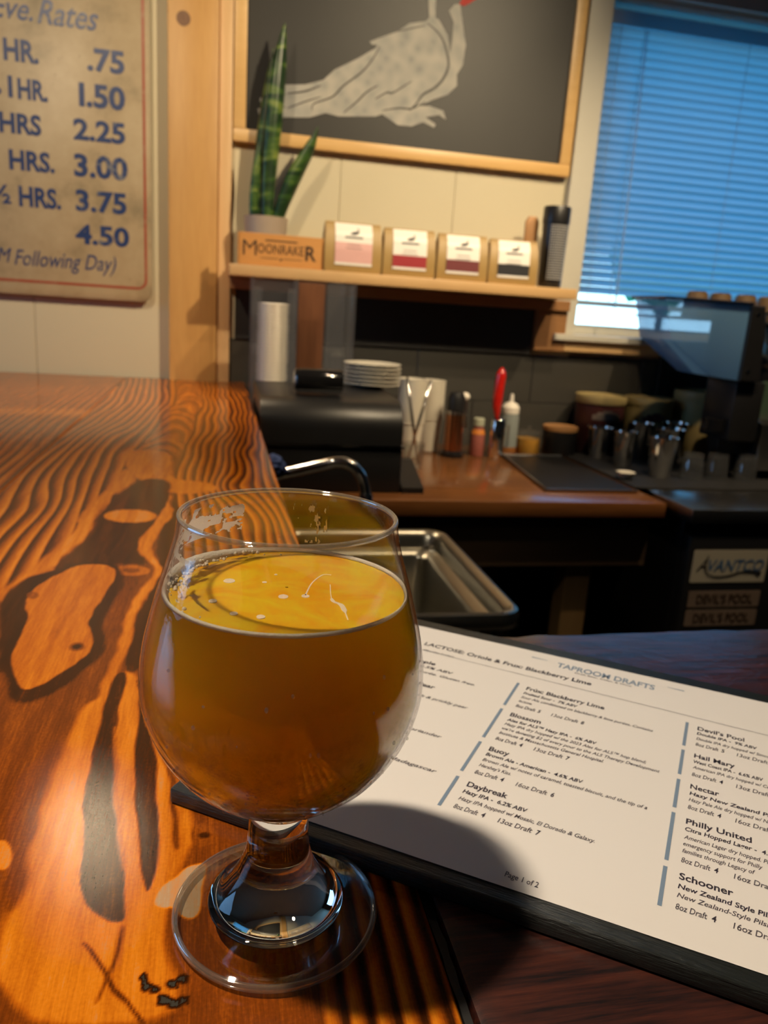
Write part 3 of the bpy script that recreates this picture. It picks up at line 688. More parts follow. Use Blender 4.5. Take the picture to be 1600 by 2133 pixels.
M['foot'] = thin_glass('foot_glass', (0.93, 0.94, 0.93), 0.03, ior=1.9)
MB().lathe([(.0240, .0004), (.0350, .0004), (.0361, .0012), (.0363, .0022)]+[p for p in foot_top if p[0] > .0240], 160, cap0=False, cap1=False).build('foot', M['foot'], glass, smooth='auto')
M['rim'] = thin_glass('rim_glass', (0.93, 0.93, 0.92), 0.06, ior=3.0, haze=0.12, hazecol=(0.9, 0.8, 0.65))
rc = .0341-WALL/2
MB().lathe([(rc+.00085*math.cos(t), .1483+.00085*math.sin(t)) for t in [2*PI*k/12 for k in range(13)]], 160, cap0=False, cap1=False).build('rim', M['rim'], glass, smooth=True)

def beer_mat():
    m, nt, out = newmat('hazy_amber_beer')
    t = N(nt, 'ShaderNodeBsdfTransparent'); g = N(nt, 'ShaderNodeBsdfGlossy', Roughness=0.03)
    fr = sheen(nt, 1.35); mx = N(nt, 'ShaderNodeMixShader')
    nt.links.new(fr.outputs[0], mx.inputs[0]); nt.links.new(t.outputs[0], mx.inputs[1]); nt.links.new(g.outputs[0], mx.inputs[2])
    nt.links.new(mx.outputs[0], out.inputs['Surface'])
    vs_ = N(nt, 'ShaderNodeVolumeScatter', Density=170.0, Anisotropy=0.8); vs_.inputs['Color'].default_value = (1.0, 0.86, 0.2, 1)
    va = N(nt, 'ShaderNodeVolumeAbsorption', Density=300.0); va.inputs['Color'].default_value = (0.989, 0.905, 0.0, 1)
    ad = N(nt, 'ShaderNodeAddShader'); nt.links.new(vs_.outputs[0], ad.inputs[0]); nt.links.new(va.outputs[0], ad.inputs[1])
    nt.links.new(ad.outputs[0], out.inputs['Volume'])
    return m
M['beer'] = beer_mat()
LZ = 0.1242
RB = lambda z: out_r(z)-WALL-.00012
zs = [z for r, z in OUT if .0515 < z < LZ-.0005]
bp_ = [(.0004, .0492), (.0080, .0494), (.0135, .0502)]+[(RB(z), z) for z in zs]+[(RB(LZ)-.0002, LZ), (RB(LZ)-.0012, LZ-.0004), (RB(LZ)-.004, LZ-.0006), (.0004, LZ-.0006)]
beer = MB().lathe(bp_, 128, cap0=False, cap1=False).build('beer', M['beer'], glass, smooth='auto')
def top_glow_mat():  # bright gold diffuse paints in the glow of light focused through the beer
    m, nt, out = newmat('painted_beer_top_glow')
    t = N(nt, 'ShaderNodeBsdfTransparent'); d = N(nt, 'ShaderNodeBsdfDiffuse'); g = N(nt, 'ShaderNodeBsdfGlossy', Roughness=0.02)
    tc = N(nt, 'ShaderNodeTexCoord'); n = N(nt, 'ShaderNodeTexNoise', Scale=55.0, Detail=4.0, Distortion=1.2); nt.links.new(tc.outputs['Object'], n.inputs['Vector'])
    r = N(nt, 'ShaderNodeValToRGB'); e = r.color_ramp.elements
    e[0].position = .35; e[0].color = (1.0, 0.42, 0.008, 1); e[1].position = .65; e[1].color = (1.0, 0.66, 0.02, 1)
    nt.links.new(n.outputs['Fac'], r.inputs[0]); nt.links.new(r.outputs[0], d.inputs[0])
    a = N(nt, 'ShaderNodeMixShader'); a.inputs[0].default_value = 0.62; nt.links.new(t.outputs[0], a.inputs[1]); nt.links.new(d.outputs[0], a.inputs[2])
    b = N(nt, 'ShaderNodeMixShader'); nt.links.new(sheen(nt, 1.33).outputs[0], b.inputs[0]); nt.links.new(a.outputs[0], b.inputs[1]); nt.links.new(g.outputs[0], b.inputs[2])
    nt.links.new(b.outputs[0], out.inputs['Surface']); return m
MB().lathe([(RB(LZ)-.0006, LZ-.00025), (.0005, LZ+.0001)], 128, cap0=False, cap1=False).build('beer_top_glow', top_glow_mat(), glass, smooth=True)
def foam_mat():
    m, nt, out = newmat('beer_foam')
    b = N(nt, 'ShaderNodeBsdfPrincipled', Roughness=0.55); nt.links.new(b.outputs[0], out.inputs['Surface'])
    b.inputs['Base Color'].default_value = (0.95, 0.84, 0.68, 1); b.inputs['Alpha'].default_value = 1.0
    tc = N(nt, 'ShaderNodeTexCoord'); v = N(nt, 'ShaderNodeTexVoronoi', Scale=1400.0); nt.links.new(tc.outputs['Object'], v.inputs['Vector'])
    tl = N(nt, 'ShaderNodeBsdfTranslucent'); tl.inputs[0].default_value = (0.95, 0.86, 0.72, 1); mx = N(nt, 'ShaderNodeMixShader'); mx.inputs[0].default_value = 0.45
    nt.links.new(b.outputs[0], mx.inputs[1]); nt.links.new(tl.outputs[0], mx.inputs[2]); nt.links.new(mx.outputs[0], out.inputs['Surface'])
    bp = N(nt, 'ShaderNodeBump', Strength=0.6, Distance=0.0003); nt.links.new(v.outputs['Distance'], bp.inputs['Height']); nt.links.new(bp.outputs[0], b.inputs['Normal'])
    return m
M['foam'] = foam_mat()
MB().lathe([(.0353+.0011*math.cos(t), .0021+.0015*math.sin(t)) for t in [2*PI*k/14 for k in range(15)]], 160, cap0=False, cap1=False).build('foot_edge', M['rim'], glass, smooth=True)
# the foam line round the edge of the beer: narrow in front, wider and bubbly at the back left
rr = random.Random(5); n = 200; vs = []; fs = []
for i in range(n):
    a = 2*PI*i/n; deg = math.degrees(a)
    back = math.exp(-((deg-150)/42)**2)
    w = .0011+.0024*back+.0004*rr.random()*(0.3+back)+.0003*math.exp(-((deg-275)/40)**2)
    h = .0010+.0018*back+.0004*rr.random()*back
    R0 = RB(LZ)-.00005
    c, s = math.cos(a), math.sin(a)
    for r_, z_ in ((RB(LZ+h)-.00005, LZ+h), (R0-w*.5, LZ+h*.5), (R0-w, LZ-.0004), (R0, LZ-.0003)):
        vs.append((r_*c, r_*s, z_))
for i in range(n):
    j = (i+1) % n
    for k in range(4): fs.append((i*4+k, j*4+k, j*4+(k+1) % 4, i*4+(k+1) % 4))
MB().add(vs, fs).build('foam_ring', M['foam'], glass, smooth=True)
# foam islands on the surface
fm = MB()
for (x, y), r in zip([(-.018, .0067), (-.0068, .005), (-.0232, -.0108), (-.0018, -.0081), (.0051, -.0079), (-.0172, -.0209), (-.0096, -.0238), (-.0026, .0123)], (.0017, .0007, .0012, .0015, .0012, .0011, .0012, .0005)):
    m_ = 14; q = [(x+r*(1+.12*rr.random())*math.cos(2*PI*i/m_), y+1.15*r*(1+.12*rr.random())*math.sin(2*PI*i/m_)) for i in range(m_)]
    fm.prism(q, LZ-.0003, LZ+.0001, 'XY')
ribbon(fm, curve_pts([(.0052, -.0071), (.0085, .0036), (.013, .0114), (.016, .0114)]), .0005, LZ+.0001)
ribbon(fm, curve_pts([(.0143, .0021), (.013, -.0115), (.0153, -.0164), (.0154, -.0276)]), [.0003]*6+[.0012]*5+[.0016]*4+[.0004]*4, LZ+.0001)
fm.build('foam_spots', M['foam'], glass)['kind'] = 'stuff'
# foam left clinging to the inside of the glass above the beer
def cling(thr, a0, a1, z0, z1, seed, edge=0.2):
    m = MB(); na, nz = 90, 46; ids = {}
    for i in range(na):
        for j in range(nz):
            u, v = i/(na-1), j/(nz-1)
            a = math.radians(a0+(a1-a0)*u); z = z0+(z1-z0)*v
            f = float(vnoise(np.array(u*9+v*2.5+seed), np.array(v*5+seed), 31))*.7+float(vnoise(np.array(u*30.), np.array(v*16.), 33+seed))*.3
            f -= edge*(abs(2*u-1)**3+abs(2*v-1)**3)
            if f > thr:
                r = out_r(z)-WALL-.0001; ids[(i, j)] = m.bm.verts.new((r*math.cos(a), r*math.sin(a), z))
    for (i, j) in list(ids):
        q = [ids.get((i+a, j+b)) for a, b in ((0, 0), (1, 0), (1, 1), (0, 1))]
        if all(q): m.bm.faces.new(q)
    return m
cling(.36, 112, 172, .1335, .1455, 3).build('foam_patch', M['foam'], glass, smooth=True)
cling(.52, 150, 215, .127, .141, 8).build('foam_patch', M['foam'], glass, smooth=True)
cling(.56, 60, 82, .128, .1455, 12).build('foam_patch', M['foam'], glass, smooth=True)
bb = MB()
for i in range(110):
    a = math.radians(rr.gauss(150, 26)); dr = rr.random()*.0042; r_ = rr.uniform(.0002, .0008)
    R0 = RB(LZ)-dr-.0008
    bb.lathe([(0.00001, -r_)]+[(r_*math.cos(t), r_*math.sin(t)) for t in (-.9, 0, .9)]+[(0.00001, r_)], 7, c=(R0*math.cos(a), R0*math.sin(a), LZ-.0002+rr.random()*.0012*(1 if dr < .002 else .2)), cap0=False, cap1=False)
bb.build('bubbles', M['foam'], glass, smooth=True)['kind'] = 'stuff'
# droplets of condensation running on the outside
dp = MB()
for i in range(70):
    a = math.radians(rr.uniform(180, 360)); z = rr.choice([rr.uniform(.052, .075), rr.uniform(.052, .11)]); r_ = rr.uniform(.00025, .0006)
    R0 = out_r(z); st_ = rr.uniform(1, 1.5)
    dp.lathe([(0.00001, -r_*st_)]+[(r_*math.cos(t), st_*r_*math.sin(t)) for t in (-.9, 0, .9)]+[(0.00001, r_*st_)], 8, c=(R0*math.cos(a), R0*math.sin(a), z), cap0=False, cap1=False)
dp.build('droplets', M['pane_small'], glass, smooth=True)['kind'] = 'stuff'

# ------------------------------------------------------------------ the menu on its board
MA = math.radians(-34.6)
board = thing('menu_board', 'black grained wooden menu board lying across both bar tops', 'board', (-0.0174, 0.3046, 0.0003), rz=MA)
def ribbed_black():
    m, nt, out = newmat('black_stained_grained_wood')
    b = N(nt, 'ShaderNodeBsdfPrincipled', Roughness=0.35); nt.links.new(b.outputs[0], out.inputs['Surface'])
    b.inputs['Base Color'].default_value = (0.014, 0.016, 0.014, 1); b.inputs['Specular IOR Level'].default_value = 0.7
    tc = N(nt, 'ShaderNodeTexCoord'); mp = N(nt, 'ShaderNodeMapping'); mp.inputs['Scale'].default_value = (0.10, 1, 1)
    nt.links.new(tc.outputs['Object'], mp.inputs['Vector'])
    n = N(nt, 'ShaderNodeTexNoise', Scale=900.0, Detail=5.0, Roughness=0.6); nt.links.new(mp.outputs[0], n.inputs['Vector'])
    bp = N(nt, 'ShaderNodeBump', Strength=0.9, Distance=0.0012); nt.links.new(n.outputs['Fac'], bp.inputs['Height']); nt.links.new(bp.outputs[0], b.inputs['Normal'])
    return m
M['board'] = ribbed_black()
MB().box(0, .301, 0.0, .236, 0, .0075, 0.0012).build('board_panel', M['board'], board, smooth='auto')
page = thing('menu_page', 'white printed drinks menu sheet lying on the black board', 'menu', (-0.0174, 0.3046, 0.0080), rz=MA)
M['page'] = mat('white_paper', (0.82, 0.76, 0.70), 0.45, var=0.015, scale=15, bump=0.03)
sheet = MB()
nx_, ny_ = 24, 18; vv = []; ff = []
for j in range(ny_+1):
    for i in range(nx_+1):
        x = .0065+.279*i/nx_; y = .0077+.216*j/ny_
        vv.append((x, y, .0002))
for j in range(ny_):
    for i in range(nx_):
        a = j*(nx_+1)+i; ff.append((a, a+1, a+nx_+2, a+nx_+1))
sheet.add(vv, ff).build('sheet', M['page'], page, recalc=False)
M['ink_grey'] = mat('dark_grey_print', (0.035, 0.028, 0.04), 0.5, var=0.05)
M['ink_light'] = mat('grey_print', (0.09, 0.075, 0.085), 0.5, var=0.05)
M['ink_blue'] = mat('slate_blue_print', (0.20, 0.27, 0.36), 0.5, var=0.05)
TM = Matrix.Rotation(math.radians(-36.3)-MA, 4, 'Z')
ZP = .00033
hd, bo, ti = 'hd', 'bo', 'ti'
C2, C3 = .1127, .2046
PR = {'hd': ('bold_print', 'ink_grey', .022), 'bo': ('fine_print', 'ink_light', .010), 'ti': ('title_print', 'ink_blue', .02)}
def line(mb, s, u, v, h, u1=None, shear=0.0, bold=0.0, sx=0.66):
    nm, mt, bd = PR[mb]
    put_text(MB(), s, u, v, h, x1=u1, z=ZP, shear=shear, bold=bd, M=TM, sx=sx).build(nm, M[mt], page, recalc=False)
H1, H2, H3, H4 = .0040, .0028, .0027, .0033
line(ti, 'TAPROOM DRAFTS', .1215, .2118, .0064, .1790, bold=.015)
line(bo, 'Draft Beer, Cider, & Wine', .1335, .2086, .0018, .1665)
ribbon(MB(), [(.1050, .2173), (.1150, .2173)], [.0011, .0003], ZP, M=TM).build('title_dash', M['ink_blue'], page, recalc=False); ribbon(MB(), [(.1855, .2200), (.1950, .2200)], [.0003, .0011], ZP, M=TM).build('title_dash', M['ink_blue'], page, recalc=False)
line(hd, 'LACTOSE: Oriole & Frux: Blackberry Lime', .0399, .1974, .0046, .1450, bold=.012)
line(bo, '(Monday-Friday)', .0425, .1900, .0014, .0625)
# middle column: name, style, description lines, prices
L_ = [(hd, 'Fr\u00fax: Blackberry Lime', C2, .1718, H1, .1566, 0, .012), (hd, 'Fruited Sour -  7% ABV', C2, .1660, H2, .1428, .12, .014),
 (bo, 'Sour Ale conditioned on blackberry & lime pur\u00e9es. Contains', C2, .1608, H3, .1835, .25, 0), (bo, 'lactose.', C2, .1556, H3, None, .25, 0), (bo, '8oz Draft', C2, .1492, H4, .1235, .15, 0), (hd, '5', .1248, .1492, H4, None, .15, .01), (bo, '13oz Draft', .1322, .1492, H4, .1465, .15, 0), (hd, '8', .1480, .1492, H4, None, .15, .01),
 (hd, 'Blossom', C2, .1377, H1, .1292, 0, .012), (hd, 'Ales for ALS\u2122 Hazy IPA -  6% ABV', C2, .1322, H2, .1590, .12, .014),
 (bo, 'Hazy IPA dry hopped w/ the 2023 Ales for ALS\u2122 hop blend;', C2, .1272, H3, .1838, .25, 0), (bo, 'we\u2019re donating $2 of every pour to the ALS Therapy Development', C2, .1222, H3, .1905, .25, 0), (bo, 'Institute & Massachusetts General Hospital.', C2, .1172, H3, .1650, .25, 0), (bo, '8oz Draft', C2, .1106, H4, .1235, .15, 0), (hd, '4', .1248, .1106, H4, None, .15, .01), (bo, '13oz Draft', .1322, .1106, H4, .1465, .15, 0), (hd, '7', .1480, .1106, H4, None, .15, .01),
 (hd, 'Buoy', C2, .0992, H1, .1228, 0, .012), (hd, 'Brown Ale - American -  4.6% ABV', C2, .0943, H2, .1592, .12, .014),
 (bo, 'Brown Ale w/ notes of caramel, toasted biscuit, and the tip of a', C2, .0890, H3, .1884, .25, 0), (bo, 'Hershey\u2019s Kiss.', C2, .0838, H3, None, .25, 0), (bo, '8oz Draft', C2, .0770, H4, .1235, .15, 0), (hd, '4', .1248, .0770, H4, None, .15, .01), (bo, '16oz Draft', .1322, .0770, H4, .1465, .15, 0), (hd, '6', .1482, .0770, H4, None, .15, .01),
 (hd, 'Daybreak', C2, .0655, H1, .1314, 0, .012), (hd, 'Hazy IPA -  6.2% ABV', C2, .0600, H2, .1418, .12, .014),
 (bo, 'Hazy IPA hopped w/ Mosaic, El Dorado & Galaxy.', C2, .0543, H3, .1716, .25, 0), (bo, '8oz Draft', C2, .0476, H4, .1235, .15, 0), (hd, '4', .1250, .0476, H4, None, .15, .01), (bo, '13oz Draft', .1324, .0476, H4, .1470, .15, 0), (hd, '7', .1486, .0476, H4, None, .15, .01),
 (bo, 'Page 1 of 2', .1441, .0175, .0030, .1570, 0, 0),
 (hd, 'Devil\u2019s Pool', C3, .1757, H1, .2275, 0, .012), (hd, 'Double IPA -  9% ABV', C3, .1706, H2, .2335, .12, .014), (bo, 'Double IPA dry hopped w/ Simcoe & Citra.', C3, .1648, H3, None, .25, 0), (bo, '8oz Draft', C3, .1583, H4, .2155, .15, 0), (hd, '5', .2168, .1583, H4, None, .15, .01), (bo, '13oz Draft', .2240, .1583, H4, .2383, .15, 0),
 (hd, 'Hail Mary', C3, .1458, H1, .2233, 0, .012), (hd, 'West Coast IPA -  6.6% ABV', C3, .1404, H2, None, .12, .014), (bo, 'American IPA dry hopped w/ Centennial.', C3, .1350, H3, None, .25, 0), (bo, '8oz Draft', C3, .1278, H4, .2155, .15, 0), (hd, '4', .2168, .1278, H4, None, .15, .01), (bo, '13oz Draft', .2240, .1278, H4, .2383, .15, 0),
 (hd, 'Nectar', C3, .1163, H1, .2170, 0, .012), (hd, 'Hazy New Zealand Pale Ale', C3, .1108, H2, .2475, .12, .014), (bo, 'Hazy Pale Ale dry hopped w/ Nectaron.', C3, .1055, H3, None, .25, 0), (bo, '8oz Draft', C3, .0990, H4, .2155, .15, 0), (hd, '4', .2168, .0990, H4, None, .15, .01), (bo, '16oz Draft', .2240, .0990, H4, .2383, .15, 0),
 (hd, 'Philly United', C3, .0873, H1, .2306, 0, .012), (hd, 'Citra Hopped Lager -  4.5% ABV', C3, .0820, H2, .2475, .12, .014), (bo, 'American Lager dry hopped. Provides', C3, .0762, H3, None, .25, 0), (bo, 'emergency support for Philly', C3, .0714, H3, None, .25, 0), (bo, 'families through Legacy of', C3, .0666, H3, None, .25, 0), (bo, '8oz Draft', C3, .0600, H4, .2155, .15, 0), (hd, '4', .2168, .0600, H4, None, .15, .01), (bo, '16oz Draft', .2240, .0600, H4, .2383, .15, 0),
 (hd, 'Schooner', C3, .0492, H1, .2240, 0, .012), (hd, 'New Zealand Style Pilsner', C3, .0436, H2, .2420, .12, .014), (bo, 'New Zealand-Style Pilsner', C3, .0384, H3, .2400, .25, 0), (bo, '8oz Draft', C3, .0316, H4, .2155, .15, 0), (hd, '4', .2170, .0316, H4, None, .15, .01), (bo, '16oz Draft', .2242, .0316, H4, .2388, .15, 0),
 (hd, 'Pineapple', .0330, .1728, H1, .0566, 0, .012), (hd, 'Fruited Sour - 6.5% ABV', .0190, .1672, H2, .0697, .12, .014), (bo, 'with pineapple pur\u00e9e. Gluten free.', .0230, .1604, H3, .0857, .25, 0),
 (hd, 'Prickly Pear', .0400, .1446, H1, .0668, 0, .012), (bo, 'with pink salt & prickly pear', .0430, .1326, H3, .0907, .25, 0), (bo, 'with laurel & coriander', .0430, .0975, H3, .0886, .25, 0), (bo, 'pur\u00e9e & Madagascar', .0540, .0680, H3, .0971, .25, 0)]
for mb, s, u, v, h, u1, sh, bd_ in L_: line(mb, s, u, v, h, u1, sh, bd_)
ribbon(MB(), [(.0180, .1895), (.2900, .1895)], .00035, ZP, M=TM).build('rule_line', M['ink_light'], page, recalc=False)
for u, a, b in ((.1069, .1778, .1478), (.1069, .1432, .1097), (.1069, .1050, .0758), (.1069, .0710, .0460), (.1992, .1816, .1550), (.1992, .1506, .1261), (.1992, .1216, .0969), (.1992, .0930, .0582), (.1992, .0542, .0304)):
    ribbon(MB(), [(u, a), (u, b)], .0016, ZP, M=TM).build('accent_bar', M['ink_blue'], page, recalc=False)

# ------------------------------------------------------------------ painted metal sign on the cream wall
def rounded(x0, x1, z0, z1, r, n=6):
    out = []
    for cx, cz, a0 in ((x1-r, z0+r, -90), (x1-r, z1-r, 0), (x0+r, z1-r, 90), (x0+r, z0+r, 180)):
        for i in range(n+1):
            a = math.radians(a0+90*i/n); out.append((cx+r*math.cos(a), cz+r*math.sin(a)))
    return out
def sign_mat():
    m, nt, out = newmat('weathered_cream_enamel')
    b = N(nt, 'ShaderNodeBsdfPrincipled', Roughness=0.42); nt.links.new(b.outputs[0], out.inputs['Surface'])
    tc = N(nt, 'ShaderNodeTexCoord')
    n = N(nt, 'ShaderNodeTexNoise', Scale=7.0, Detail=8.0, Roughness=0.65); nt.links.new(tc.outputs['Object'], n.inputs['Vector'])
    r = N(nt, 'ShaderNodeValToRGB'); e = r.color_ramp.elements
    e[0].position = .33; e[0].color = (0.26, 0.21, 0.13, 1); e[1].position = .62; e[1].color = (0.46, 0.37, 0.24, 1)
    k = e.new(.48); k.color = (0.41, 0.32, 0.20, 1)
    nt.links.new(n.outputs['Fac'], r.inputs[0])
    s = N(nt, 'ShaderNodeTexNoise', Scale=55.0, Detail=4.0, Roughness=0.7); nt.links.new(tc.outputs['Object'], s.inputs['Vector'])
    sr = N(nt, 'ShaderNodeValToRGB'); sr.color_ramp.elements[0].position = .27; sr.color_ramp.elements[0].color = (1, 1, 1, 1); sr.color_ramp.elements[1].position = .33; sr.color_ramp.elements[1].color = (0, 0, 0, 1)
    nt.links.new(s.outputs['Fac'], sr.inputs[0])
    mx = N(nt, 'ShaderNodeMix', data_type='RGBA'); nt.links.new(sr.outputs[0], mx.inputs['Factor']); nt.links.new(r.outputs[0], mx.inputs['A']); mx.inputs['B'].default_value = (0.17, 0.12, 0.07, 1)
    nt.links.new(mx.outputs['Result'], b.inputs['Base Color'])
    return m
def paint_worn(name, col, worn, thr=0.45):
    m, nt, out = newmat(name)
    b = N(nt, 'ShaderNodeBsdfPrincipled', Roughness=0.4); nt.links.new(b.outputs[0], out.inputs['Surface'])
    tc = N(nt, 'ShaderNodeTexCoord')
    n = N(nt, 'ShaderNodeTexNoise', Scale=26.0, Detail=6.0, Roughness=0.7); nt.links.new(tc.outputs['Object'], n.inputs['Vector'])
    r = N(nt, 'ShaderNodeValToRGB'); r.color_ramp.elements[0].position = thr+.1; r.color_ramp.elements[0].color = (*col, 1); r.color_ramp.elements[1].position = thr+.24; r.color_ramp.elements[1].color = (*worn, 1)
    nt.links.new(n.outputs['Fac'], r.inputs[0]); nt.links.new(r.outputs[0], b.inputs['Base Color']); return m
M['sign'] = sign_mat()
M['navy'] = paint_worn('worn_navy_paint', (0.018, 0.045, 0.16), (0.25, 0.25, 0.24), 0.47)
M['red_line'] = paint_worn('worn_red_paint', (0.36, 0.06, 0.03), (0.42, 0.20, 0.12), 0.45)
SX, SZ = -.50, .195
sign = thing('rates_sign', 'old cream enamel parking rates sign with navy hand lettering and a red border', 'sign', (SX, 2.118, SZ))
SY = 2.098
MB().prism([(x-SX, z-SZ) for x, z in rounded(-.86, -.154, .190, 1.02, .022)], SY-2.118, SY+.004-2.118, 'XZ', bevel=.0015).build('plate', M['sign'], sign, smooth='auto')
MB().lathe([(.006, 0), (.006, .014)], 16, c=(0, 0, 0), axis='Y').xform(Matrix.Translation((-.17-SX, SY-2.118+.0042, .80-SZ))).build('stand_off', M['ink_black'], sign)
MB().lathe([(.006, 0), (.006, .014)], 16, c=(0, 0, 0), axis='Y').xform(Matrix.Translation((-.84-SX, SY-2.118+.0042, .80-SZ))).build('stand_off', M['ink_black'], sign)
TY = SY-.0007-2.118
def st_(s, x, z, h, x1, bold=.035, shear=0.0): put_text(MB(), s, x-SX, z-SZ, h, x1=x1-SX, z=TY, bold=bold, shear=shear, wall=True).build('lettering', M['navy'], sign, recalc=False)
st_('Eve.', -.492, .784, .046, -.405, .012, .35); st_('Rates', -.396, .782, .050, -.265, .012, .35)
st_('HR.', -.470, .700, .043, -.396); st_('.75', -.292, .700, .045, -.210)
st_('to', -.535, .625, .026, -.478, .02); st_('I', -.464, .625, .041, -.455, .045); st_('HR.', -.444, .623, .041, -.380); st_('I.50', -.312, .623, .047, -.210)
st_('HRS', -.487, .549, .041, -.397); st_('2.25', -.327, .550, .043, -.211)
st_('HRS.', -.470, .471, .041, -.371); st_('3.00', -.328, .470, .047, -.207)
st_('\u00bd', -.515, .394, .040, -.470, .02); st_('HRS.', -.453, .392, .042, -.360); st_('3.75', -.327, .393, .045, -.211)
st_('4.50', -.330, .318, .042, -.206)
st_('1/2', -.62, .70, .042, -.54); st_('2', -.60, .549, .041, -.57); st_('3', -.60, .471, .041, -.57); st_('(To 9 A', -.72, .259, .034, -.540, .0, .3)
st_('M', -.508, .261, .034, -.476, .0, .3); st_('Following Day)', -.470, .257, .036, -.238, .002, .3)
rb = MB(); o1 = rounded(-.84, -.168, .221, 1.0, .020); o1.append(o1[0])
ribbon(rb, [(x-SX, z-SZ) for x, z in o1], .0055, TY, wall=True); rb.build('border_line', M['red_line'], sign, recalc=False)

# ------------------------------------------------------------------ framed chalk drawing
pic = thing('framed_chalkboard', 'black chalkboard with a white chalk bird in a pale wood frame', 'picture', (.48, 2.12, .583))
def fx(x): return x-.48
def fz(z): return z-.583
MB().box(fx(.06), fx(.90), -.012, -.006, fz(.605), fz(1.26), 0).build('board_panel', M['chalk'], pic)
for nm, a in (('frame_rail', (.039, .921, -.024, -.001, .583, .612)), ('frame_rail', (.039, .921, -.024, -.001, 1.25, 1.28)), ('frame_stile', (.039, .069, -.024, -.001, .6125, 1.2495)), ('frame_stile', (.891, .921, -.024, -.001, .6125, 1.2495))):
    MB().box(fx(a[0]), fx(a[1]), a[2], a[3], fz(a[4]), fz(a[5]), .0015).build(nm, M['frame_wood'], pic, smooth='auto')
def chalk_mat():
    m, nt, out = newmat('white_chalk')
    b = N(nt, 'ShaderNodeBsdfPrincipled', Roughness=0.9); nt.links.new(b.outputs[0], out.inputs['Surface'])
    tc = N(nt, 'ShaderNodeTexCoord'); n = N(nt, 'ShaderNodeTexVoronoi', Scale=38.0); nt.links.new(tc.outputs['Object'], n.inputs['Vector'])
    n.feature = 'SMOOTH_F1'
    r = N(nt, 'ShaderNodeValToRGB'); e = r.color_ramp.elements
    e[0].position = .0; e[0].color = (0.30, 0.31, 0.30, 1); e[1].position = .7; e[1].color = (0.50, 0.48, 0.43, 1)
    nt.links.new(n.outputs['Distance'], r.inputs[0]); nt.links.new(r.outputs[0], b.inputs['Base Color']); return m
M['chalk_white'] = chalk_mat()
BODY = [(0.503, 0.903), (0.461, 0.893), (0.433, 0.872), (0.364, 0.841), (0.370, 0.835), (0.384, 0.836), (0.379, 0.828), (0.336, 0.800), (0.281, 0.769), (0.254, 0.743), (0.210, 0.728), (0.161, 0.722), (0.112, 0.714), (0.112, 0.704), (0.167, 0.700), (0.102, 0.686), (0.102, 0.678), (0.168, 0.673), (0.097, 0.662), (0.100, 0.650), (0.158, 0.649), (0.224, 0.656), (0.263, 0.670), (0.297, 0.666), (0.389, 0.676), (0.406, 0.683), (0.448, 0.662), (0.484, 0.663), (0.513, 0.676), (0.531, 0.670), (0.543, 0.666), (0.546, 0.675), (0.518, 0.688), (0.553, 0.697), (0.572, 0.688), (0.564, 0.708), (0.527, 0.715), (0.498, 0.712), (0.538, 0.732), (0.572, 0.746), (0.594, 0.769), (0.592, 0.795), (0.605, 0.817), (0.609, 0.864), (0.592, 0.927), (0.586, 0.951), (0.572, 0.949), (0.559, 0.933), (0.573, 0.910), (0.572, 0.854), (0.570, 0.839), (0.561, 0.878), (0.535, 0.910), (0.525, 0.914), (0.523, 0.965), (0.503, 0.965), (0.510, 0.912)]
MB().prism([(fx(a), fz(b)) for a, b in BODY], -.0128, -.0121, 'XZ').build('chalk_bird', M['chalk_white'], pic)
stk = MB()
for S, w in (([(0.506, 0.899), (0.537, 0.88), (0.557, 0.852), (0.568, 0.813), (0.557, 0.781), (0.536, 0.757), (0.508, 0.739), (0.492, 0.716), (0.475, 0.699)], .007), ([(0.39, 0.834), (0.375, 0.805), (0.349, 0.772), (0.305, 0.736), (0.278, 0.708), (0.234, 0.688), (0.229, 0.672)], .004),
    ([(0.39, 0.746), (0.363, 0.728), (0.341, 0.705), (0.308, 0.675)], .004), ([(0.386, 0.715), (0.414, 0.733), (0.431, 0.735), (0.476, 0.766)], .004), ([(0.167, 0.703), (0.211, 0.713), (0.249, 0.73)], .004), ([(0.168, 0.67), (0.212, 0.69), (0.25, 0.705)], .003),
    ([(0.405, 0.691), (0.446, 0.701), (0.481, 0.704), (0.515, 0.724)], .004), ([(0.433, 0.872), (0.501, 0.893)], .003)):
    q = curve_pts([(fx(a), fz(b)) for a, b in S]); n_ = len(q)
    ribbon(stk, q, [w*(.35+.65*math.sin(PI*(i+.6)/(n_+.2))) for i in range(n_)], -.0131, wall=True)
stk.build('dark_strokes', M['chalk'], pic, recalc=False)
M['chalk_red'] = mat('red_chalk', (0.45, 0.06, 0.05), 0.9)
MB().prism([(fx(a), fz(b)) for a, b in [(0.583, 0.951), (0.593, 0.972), (0.64, 0.978), (0.612, 0.957), (0.596, 0.948)]], -.0130, -.0122, 'XZ').build('red_chalk_beak', M['chalk_red'], pic)

